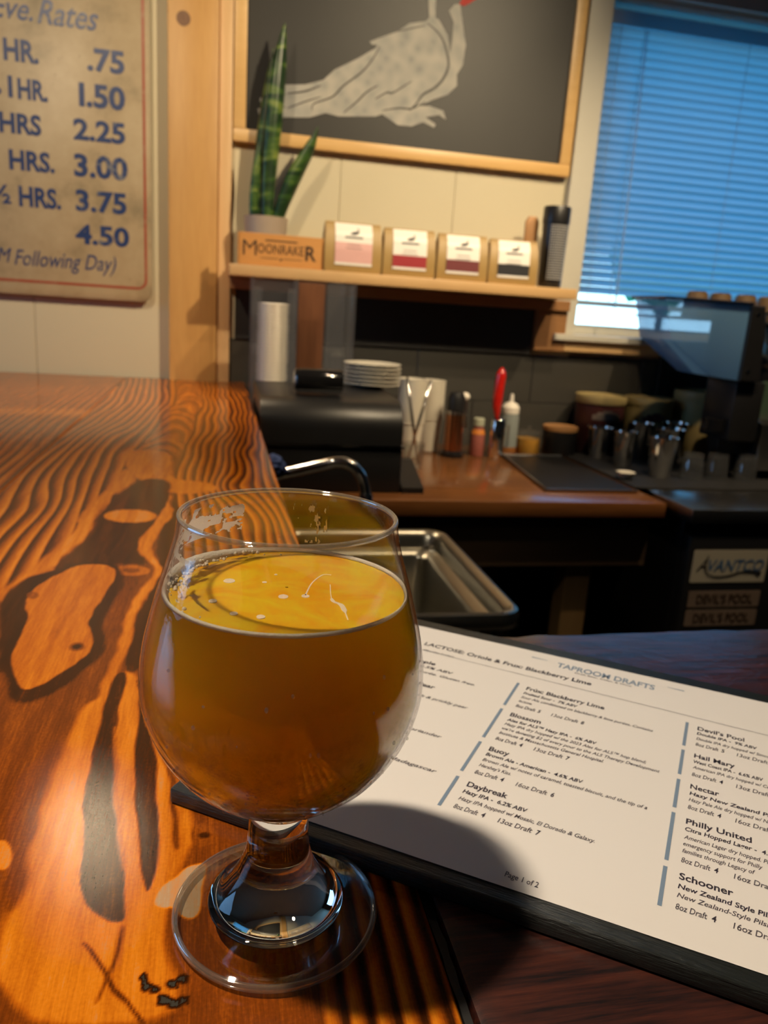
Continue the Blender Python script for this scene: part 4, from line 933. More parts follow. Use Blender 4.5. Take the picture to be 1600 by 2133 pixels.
# ------------------------------------------------------------------ shelf and what stands on it
sh = thing('wall_shelf', 'pale wood wall shelf carrying the plant, crate, coffee bags and tumbler', 'shelf', (.474, 2.10, .2655))
MB().box(.032-.474, .916-.474, -.150, .0195, 0, .0262, .002).build('shelf_board', M['shelf_wood'], sh, smooth='auto')
ST = .2655+.0266
pot = thing('potted_plant', 'snake plant with three upright banded leaves in a plain round pot', 'plant', (.120, 2.045, ST))
MB().lathe([(.040, 0), (.044, .003), (.053, .112), (.0535, .116), (.050, .116), (.048, .098), (.0005, .098)], 40, cap1=False).build('pot', M['ceramic_pot'], pot, smooth='auto')
MB().lathe([(.0005, .0965), (.047, .0975)], 24, cap0=False, cap1=False).build('soil', M['soil'], pot)
def leaf_mat():
    m, nt, out = newmat('banded_snake_plant_leaf')
    b = N(nt, 'ShaderNodeBsdfPrincipled', Roughness=0.35); nt.links.new(b.outputs[0], out.inputs['Surface'])
    tc = N(nt, 'ShaderNodeTexCoord'); mp = N(nt, 'ShaderNodeMapping'); mp.inputs['Scale'].default_value = (.35, .35, 1)
    nt.links.new(tc.outputs['Object'], mp.inputs['Vector'])
    n = N(nt, 'ShaderNodeTexNoise', Scale=34.0, Detail=5.0, Distortion=0.6); nt.links.new(mp.outputs[0], n.inputs['Vector'])
    r = N(nt, 'ShaderNodeValToRGB'); e = r.color_ramp.elements
    e[0].position = .42; e[0].color = (0.010, 0.035, 0.010, 1); e[1].position = .66; e[1].color = (0.19, 0.25, 0.05, 1); k = e.new(.53); k.color = (0.04, 0.10, 0.018, 1)
    nt.links.new(n.outputs['Fac'], r.inputs[0]); nt.links.new(r.outputs[0], b.inputs['Base Color']); return m
M['leaf'] = leaf_mat()
def leaf(path, widths, twist=0.0):
    m = MB(); n = len(path); rows = []
    for i, p in enumerate(path):
        w = widths[i]/2; a = twist*i/(n-1); c, s = math.cos(a), math.sin(a); row = []
        for k in (-1, -.5, 0, .5, 1):
            dx, dy = k*w, -.25*w*(1-k*k)+.0
            row.append(m.bm.verts.new((p[0]+dx*c-dy*s, p[1]+dx*s+dy*c+.3*w*k*k, p[2])))
        for k in (1, .5, 0, -.5, -1):
            dx, dy = k*w, .0022-.25*w*(1-k*k)
            row.append(m.bm.verts.new((p[0]+dx*c-dy*s, p[1]+dx*s+dy*c+.3*w*k*k, p[2])))
        rows.append(row)
    for a, b in zip(rows, rows[1:]):
        for k in range(10): m.bm.faces.new((a[k], a[(k+1) % 10], b[(k+1) % 10], b[k]))
    return m
def lp(pts, k=5): return curve_pts(pts, k)
def lw(pts, k=5): return [w[0] for w in curve_pts([(a, 0) for a in pts], k)]
leaf(lp([(.003, .0, .09), (.005, .0, .20), (.012, -.004, .32), (.020, -.004, .43), (.028, 0, .505), (.033, .002, .545)]), lw([.026, .034, .040, .038, .020, .001]), .35).build('leaf', M['leaf'], pot, smooth=True)
leaf(lp([(-.016, .012, .09), (-.020, .012, .18), (-.013, .012, .30), (.000, .010, .42), (.008, .008, .49)]), lw([.022, .028, .028, .020, .001]), -.5).build('leaf', M['leaf'], pot, smooth=True)
leaf(lp([(.022, .004, .09), (.040, .0, .15), (.070, -.006, .225), (.098, -.01, .280), (.118, -.012, .330)]), lw([.022, .034, .040, .030, .001]), .3).build('leaf', M['leaf'], pot, smooth=True)
leaf(lp([(-.030, -.014, .09), (-.032, -.016, .15), (-.026, -.016, .23), (-.022, -.014, .285)]), lw([.016, .020, .018, .001]), .1).build('leaf', M['leaf'], pot, smooth=True)
M['crate'] = wood('honey_crate_wood', (0.50, 0.22, 0.06), (0.66, 0.33, 0.10), 'X', 14, 0.45)
M['burn'] = mat('burnt_dark_print', (0.035, 0.016, 0.007), 0.6)
cr = thing('wooden_crate', 'small honey-coloured wooden crate branded MOONRAKER in front of the plant pot', 'crate', (.153, 1.972, ST))
MB().box(-.100, .100, -.006, .000, .0005, .073, .001).build('front_panel', M['crate'], cr)
MB().box(-.100, .100, .008, .0125, .0005, .060, .001).build('back_panel', M['crate'], cr)
MB().box(-.102, -.097, -.006, .014, 0, .073, .001).build('side_panel', M['crate'], cr); MB().box(.097, .102, -.006, .014, 0, .073, .001).build('side_panel', M['crate'], cr)
MB().box(-.096, .096, .0005, .0075, .0005, .004).build('base_panel', M['crate'], cr)
cp = MB()
put_text(cp, 'M', -.090, .022, .036, x1=-.058, z=-.0064, bold=-.006, wall=True); put_text(cp, 'OONRAKE', -.056, .029, .021, x1=.054, z=-.0064, bold=.006, wall=True); put_text(cp, 'R', .058, .019, .033, x1=.084, z=-.0064, bold=.02, wall=True)
ribbon(cp, [(-.038, .058), (.038, .058)], .003, -.0064, wall=True); ribbon(cp, [(-.048, .018), (-.006, .018)], .0015, -.0064, wall=True); ribbon(cp, [(.006, .018), (.050, .018)], .0015, -.0064, wall=True); ribbon(cp, [(-.003, .014), (.003, .018)], .004, -.0064, wall=True)
cp.build('branding', M['burn'], cr, recalc=False)
# coffee bags
def bag(name_label, x, y, w, h, band, rz=0.0):
    t = thing('coffee_bag', name_label, 'coffee bag', (x, y, ST), 'coffee bags on the wall shelf', rz=rz)
    m = MB(); d = .045
    secs = [(0, w*.48, d*.46), (.004, w*.5, d*.5), (h*.45, w*.5, d*.5), (h*.78, w*.49, d*.40), (h*.92, w*.485, d*.20), (h*.985, w*.48, d*.12), (h, w*.47, d*.10)]
    rows = []
    for z, a, b in secs:
        g = .86 if z > h*.1 else .97          # gusset folded in at the sides
        rows.append([m.bm.verts.new(p) for p in ((-a, -b, z), (-a*.5, -b*1.04, z), (0, -b*1.07, z), (a*.5, -b*1.04, z), (a, -b, z), (a*g, 0, z), (a, b, z), (0, b*1.05, z), (-a, b, z), (-a*g, 0, z))])
    for p, q in zip(rows, rows[1:]):
        for i in range(10): m.bm.faces.new((p[i], p[(i+1) % 10], q[(i+1) % 10], q[i]))
    m.bm.faces.new(list(reversed(rows[0]))); m.bm.faces.new(rows[-1])
    m.build('pouch', M['kraft'], t, smooth='auto')
    MB().box(-w*.47, w*.47, -.0075, -.0045, h*.955, h*.99, .0008).build('tin_tie', M['kraft'], t)
    def fy(z):
        for (z0, a0, b0), (z1, a1, b1) in zip(secs, secs[1:]):
            if z0 <= z <= z1: return -(b0+(b1-b0)*(z-z0)/(z1-z0))*1.07-.0012
        return -.01
    def strip(z0, z1, xa, xb, mt, nm, off=0.0):
        q = MB(); n = 10
        v = []; 
        for i in range(n+1):
            z = z0+(z1-z0)*i/n
            v += [(xa, fy(z)-off, z), (xb, fy(z)-off, z)]
        q.add(v, [(2*i, 2*i+1, 2*i+3, 2*i+2) for i in range(n)]); return q.build(nm, mt, t, recalc=False)
    a = w*.325
    strip(.016, h*.975, -a, a, M['label_white'], 'label')
    strip(.022, .022+h*(.24 if band[1] else .40), -a, a, band[0], 'label_band', .0004)
    k = MB()
    Z = h*.80
    bird = [(-.010, Z-.004), (-.001, Z+.001), (.008, Z+.002), (.010, Z+.010), (.0115, Z+.010), (.012, Z-.002), (.004, Z-.006), (-.005, Z-.006)]
    k.add([(p, fy(q)-.0008, q) for p, q in bird], [tuple(range(len(bird)))])
    for zz, ww, hh in ((Z-.014, .022, .0035), (Z-.030, .017, .0012), (Z-.038, .020, .0012)):
        v = [(-ww, fy(zz)-.0008, zz), (ww, fy(zz)-.0008, zz), (ww, fy(zz+hh)-.0008, zz+hh), (-ww, fy(zz+hh)-.0008, zz+hh)]
        k.add(v, [(0, 1, 2, 3)])
    k.build('label_print', M['ink_black'], t, recalc=False)
    return t
M['pink_band'] = mat('pink_print', (0.72, 0.42, 0.40), 0.5, var=0.05); M['red_band'] = mat('crimson_print', (0.36, 0.03, 0.04), 0.5, var=0.05)
M['maroon_band'] = mat('maroon_print', (0.18, 0.04, 0.045), 0.5, var=0.05); M['black_band'] = mat('charcoal_print', (0.025, 0.025, 0.03), 0.5, var=0.05)
bag('tan coffee bag with a pink lower label, beside the wooden crate', .326, 1.985, .142, .116, (M['pink_band'], False), .05)
bag('tan coffee bag with a crimson label band, second along the shelf', .468, 1.987, .132, .113, (M['red_band'], True))
bag('tan coffee bag with a maroon label band, third along the shelf', .606, 1.987, .130, .111, (M['maroon_band'], True), -.03)
bag('tan coffee bag with a black label band, next to the black tumbler', .742, 1.987, .128, .109, (M['black_band'], True), -.06)
tb = thing('travel_tumbler', 'tall matt black tumbler with a dotted grey wrap at the shelf end', 'tumbler', (.858, 2.000, ST))
MB().lathe([(.028, 0), (.030, .003), (.033, .155), (.033, .158)], 32).build('body', M['black'], tb, smooth='auto')
MB().lathe([(.0345, .1582), (.0350, .162), (.0350, .196), (.033, .200), (.0005, .201)], 32, cap1=False).build('lid', M['black'], tb, smooth='auto')
M['dots'] = mat('grey_dot_print', (0.42, 0.42, 0.42), 0.5)
dt = MB()
for i in range(9):
    for j in range(22):
        a = math.radians(-128+i*9.5); z = .022+j*.0062; r_ = .0305+.0028*z/.155+.0008; s_ = .0018
        cx, cyy = r_*math.cos(a), r_*math.sin(a); tx, ty = -math.sin(a), math.cos(a)
        dt.add([(cx-tx*s_, cyy-ty*s_, z-s_), (cx+tx*s_, cyy+ty*s_, z-s_), (cx+tx*s_, cyy+ty*s_, z+s_), (cx-tx*s_, cyy-ty*s_, z+s_)], [(0, 1, 2, 3)])
dt.build('dotted_wrap', M['dots'], tb, recalc=False)
M['wood_handle'] = wood('warm_wood', (0.40, 0.19, 0.07), (0.55, 0.29, 0.11), 'Z', 12, 0.5)
wd = thing('wooden_scoop', 'brown wooden scoop standing between the last coffee bag and the tumbler', 'scoop', (.812, 2.050, ST))
MB().prism([(-.008, 0), (.008, 0), (.010, .10), (.018, .115), (.018, .165), (.010, .178), (-.010, .178), (-.018, .165), (-.018, .115), (-.010, .10)], -.005, .005, 'XZ', .002).build('paddle', M['wood_handle'], wd, smooth='auto')
MB().box(-.014, .014, -.007, .007, 0, .003, .001).build('foot_rest', M['wood_handle'], wd)

# ------------------------------------------------------------------ back bench, undercounter fridge
BZ = -.15
bench = thing('back_bench', 'dark stained wooden back bench with a light timber leg', 'bench', (.515, 1.78, BZ))
def bx(a, b): return a-.515, b-.515
MB().box(*bx(.083, .945), 1.447-1.78, 2.108-1.78, -.034, 0, .003).build('worktop', M['bench_wood'], bench, smooth='auto')
M['dim_wood'] = wood('dim_brown_board', (0.05, 0.030, 0.014), (0.085, 0.05, 0.024), 'X', 8, 0.6)
M['leg_wood'] = wood('light_timber_leg', (0.24, 0.14, 0.05), (0.33, 0.20, 0.08), 'Z', 10, 0.5)
MB().box(*bx(.10, .93), 1.475-1.78, 1.50-1.78, -.150, -.0345, .002).build('apron', M['dim_wood'], bench)
MB().box(*bx(.762, .822), 1.505-1.78, 1.56-1.78, -ZC-BZ+.001, -.0345, .003).build('leg', M['leg_wood'], bench)
MB().box(*bx(.10, .16), 1.505-1.78, 1.56-1.78, -ZC-BZ+.001, -.0345, .003).build('leg', M['leg_wood'], bench)
for x in (.10, .762): MB().box(*bx(x, x+.06), 2.04-1.78, 2.10-1.78, -ZC-BZ+.001, -.0345, .003).build('leg', M['leg_wood'], bench)
MB().box(*bx(.09, .94), 1.565-1.78, 2.035-1.78, -.62, -.60, .002).build('lower_shelf', M['dim_wood'], bench)
M['black_enamel'] = mat('black_fridge_enamel', (0.008, 0.008, 0.009), 0.4, var=0.1)
fr = thing('undercounter_fridge', 'black undercounter fridge with a stainless worktop and stickers on its door', 'fridge', (1.31, 1.39, BZ))
MB().box(-.335, .335, .006, .64, -.030, 0, .002).build('steel_top', M['steel'], fr, smooth='auto')
MB().box(-.325, .325, .045, .63, -ZC-BZ+.06, -.0305, .004).build('cabinet', M['black_enamel'], fr)
MB().box(-.325, .325, .012, .044, -.86, -.060, .006).build('door', M['black_enamel'], fr, smooth='auto')
for x in (-.28, .28):
    for y in (.08, .58): MB().lathe([(.018, -ZC-BZ+.001), (.018, -ZC-BZ+.06)], 16, c=(x, y, 0)).build('caster', M['black_rubber'], fr)
def plateq(x0, x1, z0, z1, y=.0112, r=.003): return MB().prism([(a-1.31, b-BZ) for a, b in rounded(x0, x1, z0, z1, r, 3)], y, y+.0012, 'XZ')
M['plate_cream'] = mat('cream_metal_plate', (0.50, 0.46, 0.36), 0.4, var=0.05); M['sticker_tan'] = mat('faded_tan_sticker', (0.20, 0.145, 0.11), 0.5, var=0.15, scale=60)
plateq(.998, 1.180, -.313, -.240).build('name_plate', M['plate_cream'], fr)
lg = MB()
def ft(mbb, s, x, z, h, x1, **k): put_text(mbb, s, x-1.31, z-BZ, h, x1=x1-1.31, z=.0106, wall=True, **k)
l1 = MB(); ft(l1, 'VANTCO', 1.036, -.287, .026, 1.172, bold=.01, shear=.25); l1.build('blue_lettering', mat('blue_print', (0.05, 0.14, 0.30), 0.5), fr, recalc=False)
ft(lg, 'A', 1.009, -.287, .028, 1.034, shear=.35)
ribbon(lg, [(a-1.31, b-BZ) for a, b in curve_pts([(1.033, -.252), (1.030, -.275), (1.036, -.292), (1.058, -.300), (1.090, -.298), (1.118, -.290), (1.145, -.289), (1.168, -.295)])], [.003]*14+[.004]*14+[.006]*6+[.011]*3, .0104, wall=True)
lg.build('dark_lettering', M['ink_black'], fr, recalc=False)
for z0, z1 in ((-.370, -.333), (-.414, -.377)):
    s_ = plateq(1.002, 1.178, z0, z1).build('sticker', M['sticker_tan'], fr)
    q = MB(); ft(q, 'DEVIL\u2019S POOL', 1.022, z0+.009, .020, 1.160, bold=.02); q.build('sticker_print', M['burn'], s_, recalc=False)

# ------------------------------------------------------------------ sink and faucet
sink = thing('bar_sink', 'stainless steel sink with a rolled rim set low behind the bar', 'sink', (.248, 1.062, -.152))
sb = MB()
def ring_rect(hx, hy, r, z, n=6):
    out = []
    for sx, sy, a0 in ((1, -1, -90), (1, 1, 0), (-1, 1, 90), (-1, -1, 180)):
        for i in range(n+1):
            a = math.radians(a0+90*i/n); out.append((sx*(hx-r)+r*math.cos(a), sy*(hy-r)+r*math.sin(a), z))
    return out
rings = [(.145, .195, .030, -.022), (.1455, .1955, .031, -.010), (.143, .193, .030, -.002), (.138, .188, .028, 0), (.132, .182, .026, -.002), (.126, .176, .024, -.010), (.122, .172, .022, -.028), (.108, .158, .020, -.034), (.104, .154, .020, -.040), (.100, .150, .022, -.150), (.085, .135, .02, -.158), (.01, .01, .005, -.160)]
R_ = [[sb.bm.verts.new(p) for p in ring_rect(*r)] for r in rings]
for a, b in zip(R_, R_[1:]):
    n = len(a)
    for i in range(n): sb.bm.faces.new((a[i], a[(i+1) % n], b[(i+1) % n], b[i]))
sb.bm.faces.new(R_[-1])
M['sink_steel'] = mat('satin_sink_steel', (0.40, 0.38, 0.32), 0.30, metal=1.0, var=0.08, scale=20)
basin = sb.build('basin', M['sink_steel'], sink, smooth='auto', recalc=False)
so = basin.modifiers.new('gauge', 'SOLIDIFY'); so.thickness = .0012
MB().lathe([(.018, -.1595), (.020, -.158), (.012, -.1575), (.0005, -.1585)], 24, cap0=False).build('drain', M['chrome'], sink, smooth=True)
for x in (-.12, .12):
    for y in (-.17, .17): MB().tube([(x, y, -.022), (x, y, -ZC+.152+.001)], .012, 10).build('leg', M['steel'], sink)
fc = thing('faucet', 'chrome faucet with a long bent spout reaching out from behind the bar edge', 'faucet', (.088, 1.285, -.152))
MB().lathe([(.024, -.02), (.024, .004), (.019, .010), (.016, .060), (.013, .075)], 24).build('base', M['chrome'], fc, smooth='auto')
MB().tube(curve_pts([(0, 0, .070), (.012, -.004, .083), (.050, -.01, .094), (.090, -.018, .106), (.112, -.022, .112), (.132, -.026, .110), (.148, -.030, .098), (.158, -.032, .080), (.163, -.034, .055)], 5), .0095, 16).build('spout', M['chrome'], fc, smooth='auto')
MB().lathe([(.0115, 0), (.0120, .016), (.0100, .020)], 16, c=(.1637, -.0342, .042)).build('nozzle', M['chrome'], fc, smooth='auto')
MB().tube([(0, .0, .074), (-.02, -.02, .090)], [.006, .004], 10).build('lever', M['chrome'], fc, smooth=True)
MB().tube([(0, 0, -.02), (0, 0, -ZC+.152+.001)], .015, 10).build('supply_pipe', M['steel'], fc)
M['blue_cloth'] = mat('blue_microfibre', (0.10, 0.16, 0.42), 0.9, var=0.25, scale=120, bump=0.6)
bm = bmesh.new(); bmesh.ops.create_icosphere(bm, subdivisions=4, radius=1)
for v in bm.verts:
    n = v.co.copy(); d = 1+.13*math.sin(7*n.x+2)*math.cos(6*n.z)+.09*math.sin(13*n.y+n.z*9)
    v.co = Vector((n.x*.018*d, n.y*.026*d, n.z*.017*d+.016))
m_ = MB(); m_.bm.free(); m_.bm = bm
tag(m_.build('cleaning_cloth', M['blue_cloth'], smooth=True, loc=(.096, 1.255, -.062)), 'crumpled blue cloth bunched on the faucet at the bar edge', 'cloth')

# ------------------------------------------------------------------ black machine on the bench, card reader, lid dispenser
mc = thing('counter_machine', 'large black plastic machine with a rounded lid on the back bench', 'machine', (.222, 1.66, BZ))
lid_prof = [(-.165, .098)]+[(-.165+.062*(1-math.cos(a)), .128+.056*math.sin(a)) for a in [PI/2*i/8 for i in range(9)]]+[(.10, .190), (.135, .182), (.14, .098)]
MB().prism(lid_prof, -.136, .146, 'YZ', .003).build('lid', M['black'], mc, smooth='auto')
MB().box(-.132, .150, -.158, .14, 0, .092, .006).build('base_cabinet', M['black'], mc, smooth='auto')
MB().box(-.138, .152, -.163, .13, .0925, .0975, .001).build('seam_band', M['black_gloss'], mc)
MB().prism([(-.158, 0), (-.158, .012), (-.05, .050), (-.03, .050), (-.03, 0)], .152, .200, 'YZ', .002).build('side_tray', M['black'], mc)
rd = thing('card_reader', 'glossy black cylinder-shaped device lying on the black machine', 'device', (.205, 1.575, BZ+.1908))
MB().lathe([(.0005, -.049), (.019, -.049), (.022, -.046), (.023, -.030), (.023, .044), (.021, .048), (.0005, .048)], 32, c=(0, 0, .0236), axis='X').build('barrel', M['black_gloss'], rd, smooth='auto')
MB().box(-.046, .046, -.020, .020, 0, .006, .002).build('cradle', M['black'], rd)
dsp = thing('lid_dispenser', 'clear acrylic dispenser with compartments for white cup lids', 'dispenser', (.202, 1.905, BZ))
def acr(*a, nm='side_panel', mt='acrylic', b=.0008): return MB().box(*a, b).build(nm, M[mt], dsp)
H_ = .412
acr(-.121, -.117, -.050, .055, 0, H_); acr(-.020, -.016, -.050, .055, 0, H_, nm='divider'); acr(.119, .123, -.030, .055, 0, H_)
acr(-.121, .123, .052, .056, 0, H_, nm='back_panel'); acr(-.121, .123, -.052, .056, -.0, .005, nm='base_panel')
acr(-.117, -.098, -.053, -.049, 0, H_-.02, nm='front_lip'); acr(-.040, -.020, -.053, -.049, 0, H_-.02, nm='front_lip')
MB().lathe([(.030, 0), (.030, H_)], 16, c=(.090, -.018, 0), a0=-PI/2, a1=0).build('curved_front', M['acrylic'], dsp, smooth=True)
acr(.052, .092, -.050, -.047, 0, H_, nm='front_lip')
MB().box(-.006, .058, .040, .0505, .005, H_-.002, .001).build('wood_back', wood('dark_walnut_panel', (0.10, 0.035, 0.015), (0.20, 0.08, 0.035), 'Z', 10, 0.4), dsp)
ONES = ['', 'first', 'second', 'third', 'fourth', 'fifth', 'sixth', 'seventh', 'eighth', 'ninth', 'tenth', 'eleventh', 'twelfth', 'thirteenth', 'fourteenth', 'fifteenth', 'sixteenth', 'seventeenth', 'eighteenth', 'nineteenth']
def nth(n):
    if n == 1: return 'topmost'
    if n < 20: return ONES[n]
    t = {2: 'twent', 3: 'thirt', 4: 'fort'}[n//10]
    return t+'ieth' if n % 10 == 0 else t+'y-'+ONES[n % 10]
def pile(first, n, dz, xy, z, what, group, cat, jit=.0008):
    """things resting one on another, labelled from the top down"""
    for i in range(n):
        if i == 0: c = first
        else: c = first.copy(); COL.objects.link(c)
        c.location = (xy[0]+(random.uniform(-jit, jit) if i else 0), xy[1], z+ZC+i*dz)
        k = n-i; tag(c, what.format(nth(k)+(' one' if 0 else '')), cat, group)
lidp = [(.0005, 0), (.033, 0), (.033, .0030), (.0375, .0034), (.0378, .0052), (.0375, .0062), (.034, .0062), (.0335, .0076), (.0005, .0076)]
l0 = MB().lathe(lidp, 24, cap0=False, cap1=False).build('cup_lid', M['lid'], smooth='auto')
pile(l0, 43, .0082, (.134, 1.902), BZ+.0055, '{} white plastic lid of the stack in the acrylic dispenser', 'white lids stacked in the dispenser', 'lid', .0008)
s0_ = MB().lathe([(.030, 0), (.032, .0015), (.058, .0060), (.064, .0074), (.0645, .0090), (.0635, .0096), (.058, .0085), (.034, .0040), (.0005, .0036)], 40, cap0=True, cap1=False).build('saucer', M['china'], smooth='auto')
pile(s0_, 6, .0086, (.346, 1.735), BZ+.1905, '{} white china saucer of the stack on the black machine', 'white saucers stacked on the machine', 'saucer')
cupp = [(.0255, 0), (.0260, .0005), (.0340, .0862), (.0360, .0868), (.0362, .0900), (.0350, .0910), (.03385, .0905), (.03380, .086), (.02575, .0008), (.0005, .0008)]
c0 = MB().lathe(cupp, 28, cap0=True, cap1=False).build('paper_cup', M['paper_cup'], smooth='auto')
pile(c0, 13, .0088, (.488, 1.915), BZ+.0006, '{} white paper cup of the nearer column, beside the black machine', 'paper cups in the nearer column', 'cup', 0)
c9 = c0.copy(); COL.objects.link(c9)
pile(c9, 12, .0088, (.562, 2.000), BZ+.0006, '{} white paper cup of the farther column, behind the tongs', 'paper cups in the farther column', 'cup', 0)
# small glass holding steel tools
M['tumbler_glass'] = M['pane_small']
def tumbler(loc, r0, r1, h, label, group=None, inverted=False):
    t = thing('glass_tumbler', label, 'glass', loc, group)
    p = [(r0*.95, 0), (r0, .002), (r1, h), (r1-.0018, h), (r0-.002, .008), (.0005, .006)]
    if inverted: p = [(r, h-z) for r, z in p]
    MB().lathe(p, 28, cap0=True, cap1=False).build('wall', M['tumbler_glass'], t, smooth='auto'); return t
tumbler((.462, 1.765, BZ+.0004), .023, .0275, .060, 'small clear glass holding steel tongs on the back bench')
tg = thing('steel_tongs', 'pair of long steel bar tongs standing in the small glass', 'tongs', (.462, 1.765, BZ+.0078))
def bar_(a, b, w, th, nm):
    a, b = Vector(a), Vector(b); m = MB(); m.tube([a, a.lerp(b, .5), b], [w*.7, w, w*.8], 8); return m.build(nm, M['chrome'], tg, smooth=True)
bar_((.014, 0, 0), (-.027, .004, .205), .0036, 0, 'arm'); bar_((-.014, .002, 0), (.032, .006, .200), .0036, 0, 'arm')
MB().lathe([(.0001, -.005), (.005, 0), (.0001, .005)], 10, c=(.0, .001, .066), cap0=False, cap1=False).build('rivet', M['chrome'], tg, smooth=True)
# copper-windowed pepper mill
M['copper'] = mat('brushed_copper', (0.55, 0.24, 0.12), 0.25, metal=1.0, var=0.1, scale=40, stretch=(1, 1, .1))
pm = thing('pepper_mill', 'black mill with a copper middle on the back bench beside the cups', 'mill', (.608, 1.925, BZ+.0004))
MB().lathe([(.031, 0), (.031, .010), (.026, .016)], 28).build('base', M['black_gloss'], pm, smooth='auto')
MB().lathe([(.0235, .0162), (.0235, .110)], 28).build('copper_body', M['copper'], pm, smooth='auto')
MB().lathe([(.0242, .1102), (.0242, .120)], 28).build('collar', M['steel'], pm, smooth='auto')
MB().lathe([(.0238, .1202), (.0238, .150), (.018, .165), (.0005, .168)], 28, cap1=False).build('top', M['black'], pm, smooth='auto')
# dusting brush leaning behind
br = thing('dusting_brush', 'small brush with a cream ball end and amber tip behind the mill', 'brush', (.655, 1.975, BZ+.0004))
MB().lathe([(.016, 0), (.019, .004), (.019, .062), (.0175, .066), (.0005, .066)], 20, cap1=False).build('holder', M['pane_small'], br, smooth='auto')
MB().tube([(0, 0, .0665), (-.005, 0, .140)], [.004, .004], 8).build('handle', M['steel'], br)
MB().lathe([(.0005, -.012), (.008, -.010), (.013, -.002), (.013, .004), (.008, .010), (.0005, .012)], 16, c=(-.008, 0, .150)).build('ball_end', M['lid'], br, smooth=True)
MB().lathe([(.0005, -.008), (.010, -.006), (.012, 0), (.010, .006), (.0005, .008)], 16, c=(-.030, 0, .153)).build('amber_tip', mat('amber_resin', (0.50, 0.20, 0.04), 0.3), br, smooth=True)
# spice bottle
M['spice'] = mat('red_brown_spice', (0.30, 0.09, 0.07), 0.6, var=0.5, scale=160)
sp = thing('spice_bottle', 'small bottle of reddish spice with a pale cap beside the mill', 'bottle', (.682, 1.945, BZ+.0004))
MB().lathe([(.0175, 0), (.0185, .003), (.0185, .056), (.0135, .072), (.0130, .080)], 24).build('contents', M['spice'], sp, smooth='auto')
MB().lathe([(.0145, .0802), (.0145, .098), (.0130, .100), (.0005, .100)], 24, cap1=False).build('cap', mat('pale_green_cap', (0.42, 0.44, 0.33), 0.4), sp, smooth='auto')
MB().lathe([(.0188, .058), (.0150, .0705)], 24, cap0=False, cap1=False).build('orange_band', mat('orange_print', (0.60, 0.20, 0.03), 0.5), sp, smooth=True)
# steel cylinder with the red spatula
sc_ = thing('steel_canister', 'slim polished steel canister holding the red spatula', 'canister', (.728, 1.925, BZ+.0004))
MB().lathe([(.0185, 0), (.0195, .002), (.0195, .100), (.0185, .1015), (.0178, .100), (.0178, .006), (.0005, .005)], 28, cap1=False).build('tube', M['chrome'], sc_, smooth='auto')
MB().tube([(.019, 0, .088), (.030, 0, .085), (.030, 0, .030), (.019, 0, .026)], .0022, 8).build('handle', M['chrome'], sc_, smooth=True)
rsp = thing('red_spatula', 'translucent red spatula standing blade up in the steel canister', 'spatula', (.728, 1.925, BZ+.0062))
M['red_plastic'] = mat('glossy_red_plastic', (0.55, 0.015, 0.01), 0.15, coat=0.8, var=0.5, scale=60)
MB().tube(curve_pts([(0, 0, 0), (-.004, 0, .08), (-.006, 0, .10), (-.009, 0, .135), (-.008, 0, .175), (-.006, 0, .205), (-.005, 0, .222), (-.005, 0, .229)], 4), [w for w in ([.004]*8+[.006, .008, .0095, .011, .0125, .013, .0135, .0135]+[.0135]*4+[.0135, .013, .012, .010, .008, .006, .004, .003, .001])][:29], 14).build('blade', M['red_plastic'], rsp, smooth=True)
# squeeze bottle
M['cloudy'] = mat('cloudy_grey_plastic', (0.26, 0.29, 0.28), 0.35, var=0.05); 
sq = thing('squeeze_bottle', 'cloudy squeeze bottle with white nozzle and a little amber syrup', 'bottle', (.778, 1.975, BZ+.0004))
MB().lathe([(.0235, 0), (.0245, .003), (.0245, .022)], 28).build('syrup', mat('amber_syrup', (0.33, 0.12, 0.03), 0.3), sq, smooth='auto')
MB().lathe([(.0248, .0222), (.0248, .100), (.0225, .112)], 28).build('body', M['cloudy'], sq, smooth='auto')
MB().lathe([(.0235, .1122), (.0235, .128), (.016, .138), (.006, .142), (.0045, .162), (.0005, .164)], 28, cap1=False).build('nozzle_cap', M['lid'], sq, smooth='auto')
# honey tub
hn = thing('honey_jar', 'clear jar half full of golden honey with a small knob lid', 'jar', (.838, 1.975, BZ+.0004))
MB().lathe([(.030, 0), (.0315, .003), (.0315, .046)], 28).build('honey', mat('golden_honey', (0.48, 0.24, 0.04), 0.3, var=0.1), hn, smooth='auto')
MB().lathe([(.0322, .0462), (.0330, .060), (.028, .066), (.0005, .068)], 28, cap0=False, cap1=False).build('lid', M['pane_small'], hn, smooth='auto')
MB().lathe([(.004, .0682), (.0055, .076), (.0005, .080)], 12, cap1=False).build('knob', M['pane_small'], hn, smooth='auto')
# black jar with a wooden lid
bj = thing('lidded_jar', 'matt black jar with a flat round wooden lid on the back bench', 'jar', (.935, 1.990, BZ+.0004))
MB().lathe([(.044, 0), (.0465, .004), (.0465, .068)], 36).build('body', M['black'], bj, smooth='auto')
MB().lathe([(.0475, .0682), (.0480, .070), (.0480, .079), (.0470, .080), (.0005, .080)], 36, cap1=False).build('lid', M['wood_handle'], bj, smooth='auto')
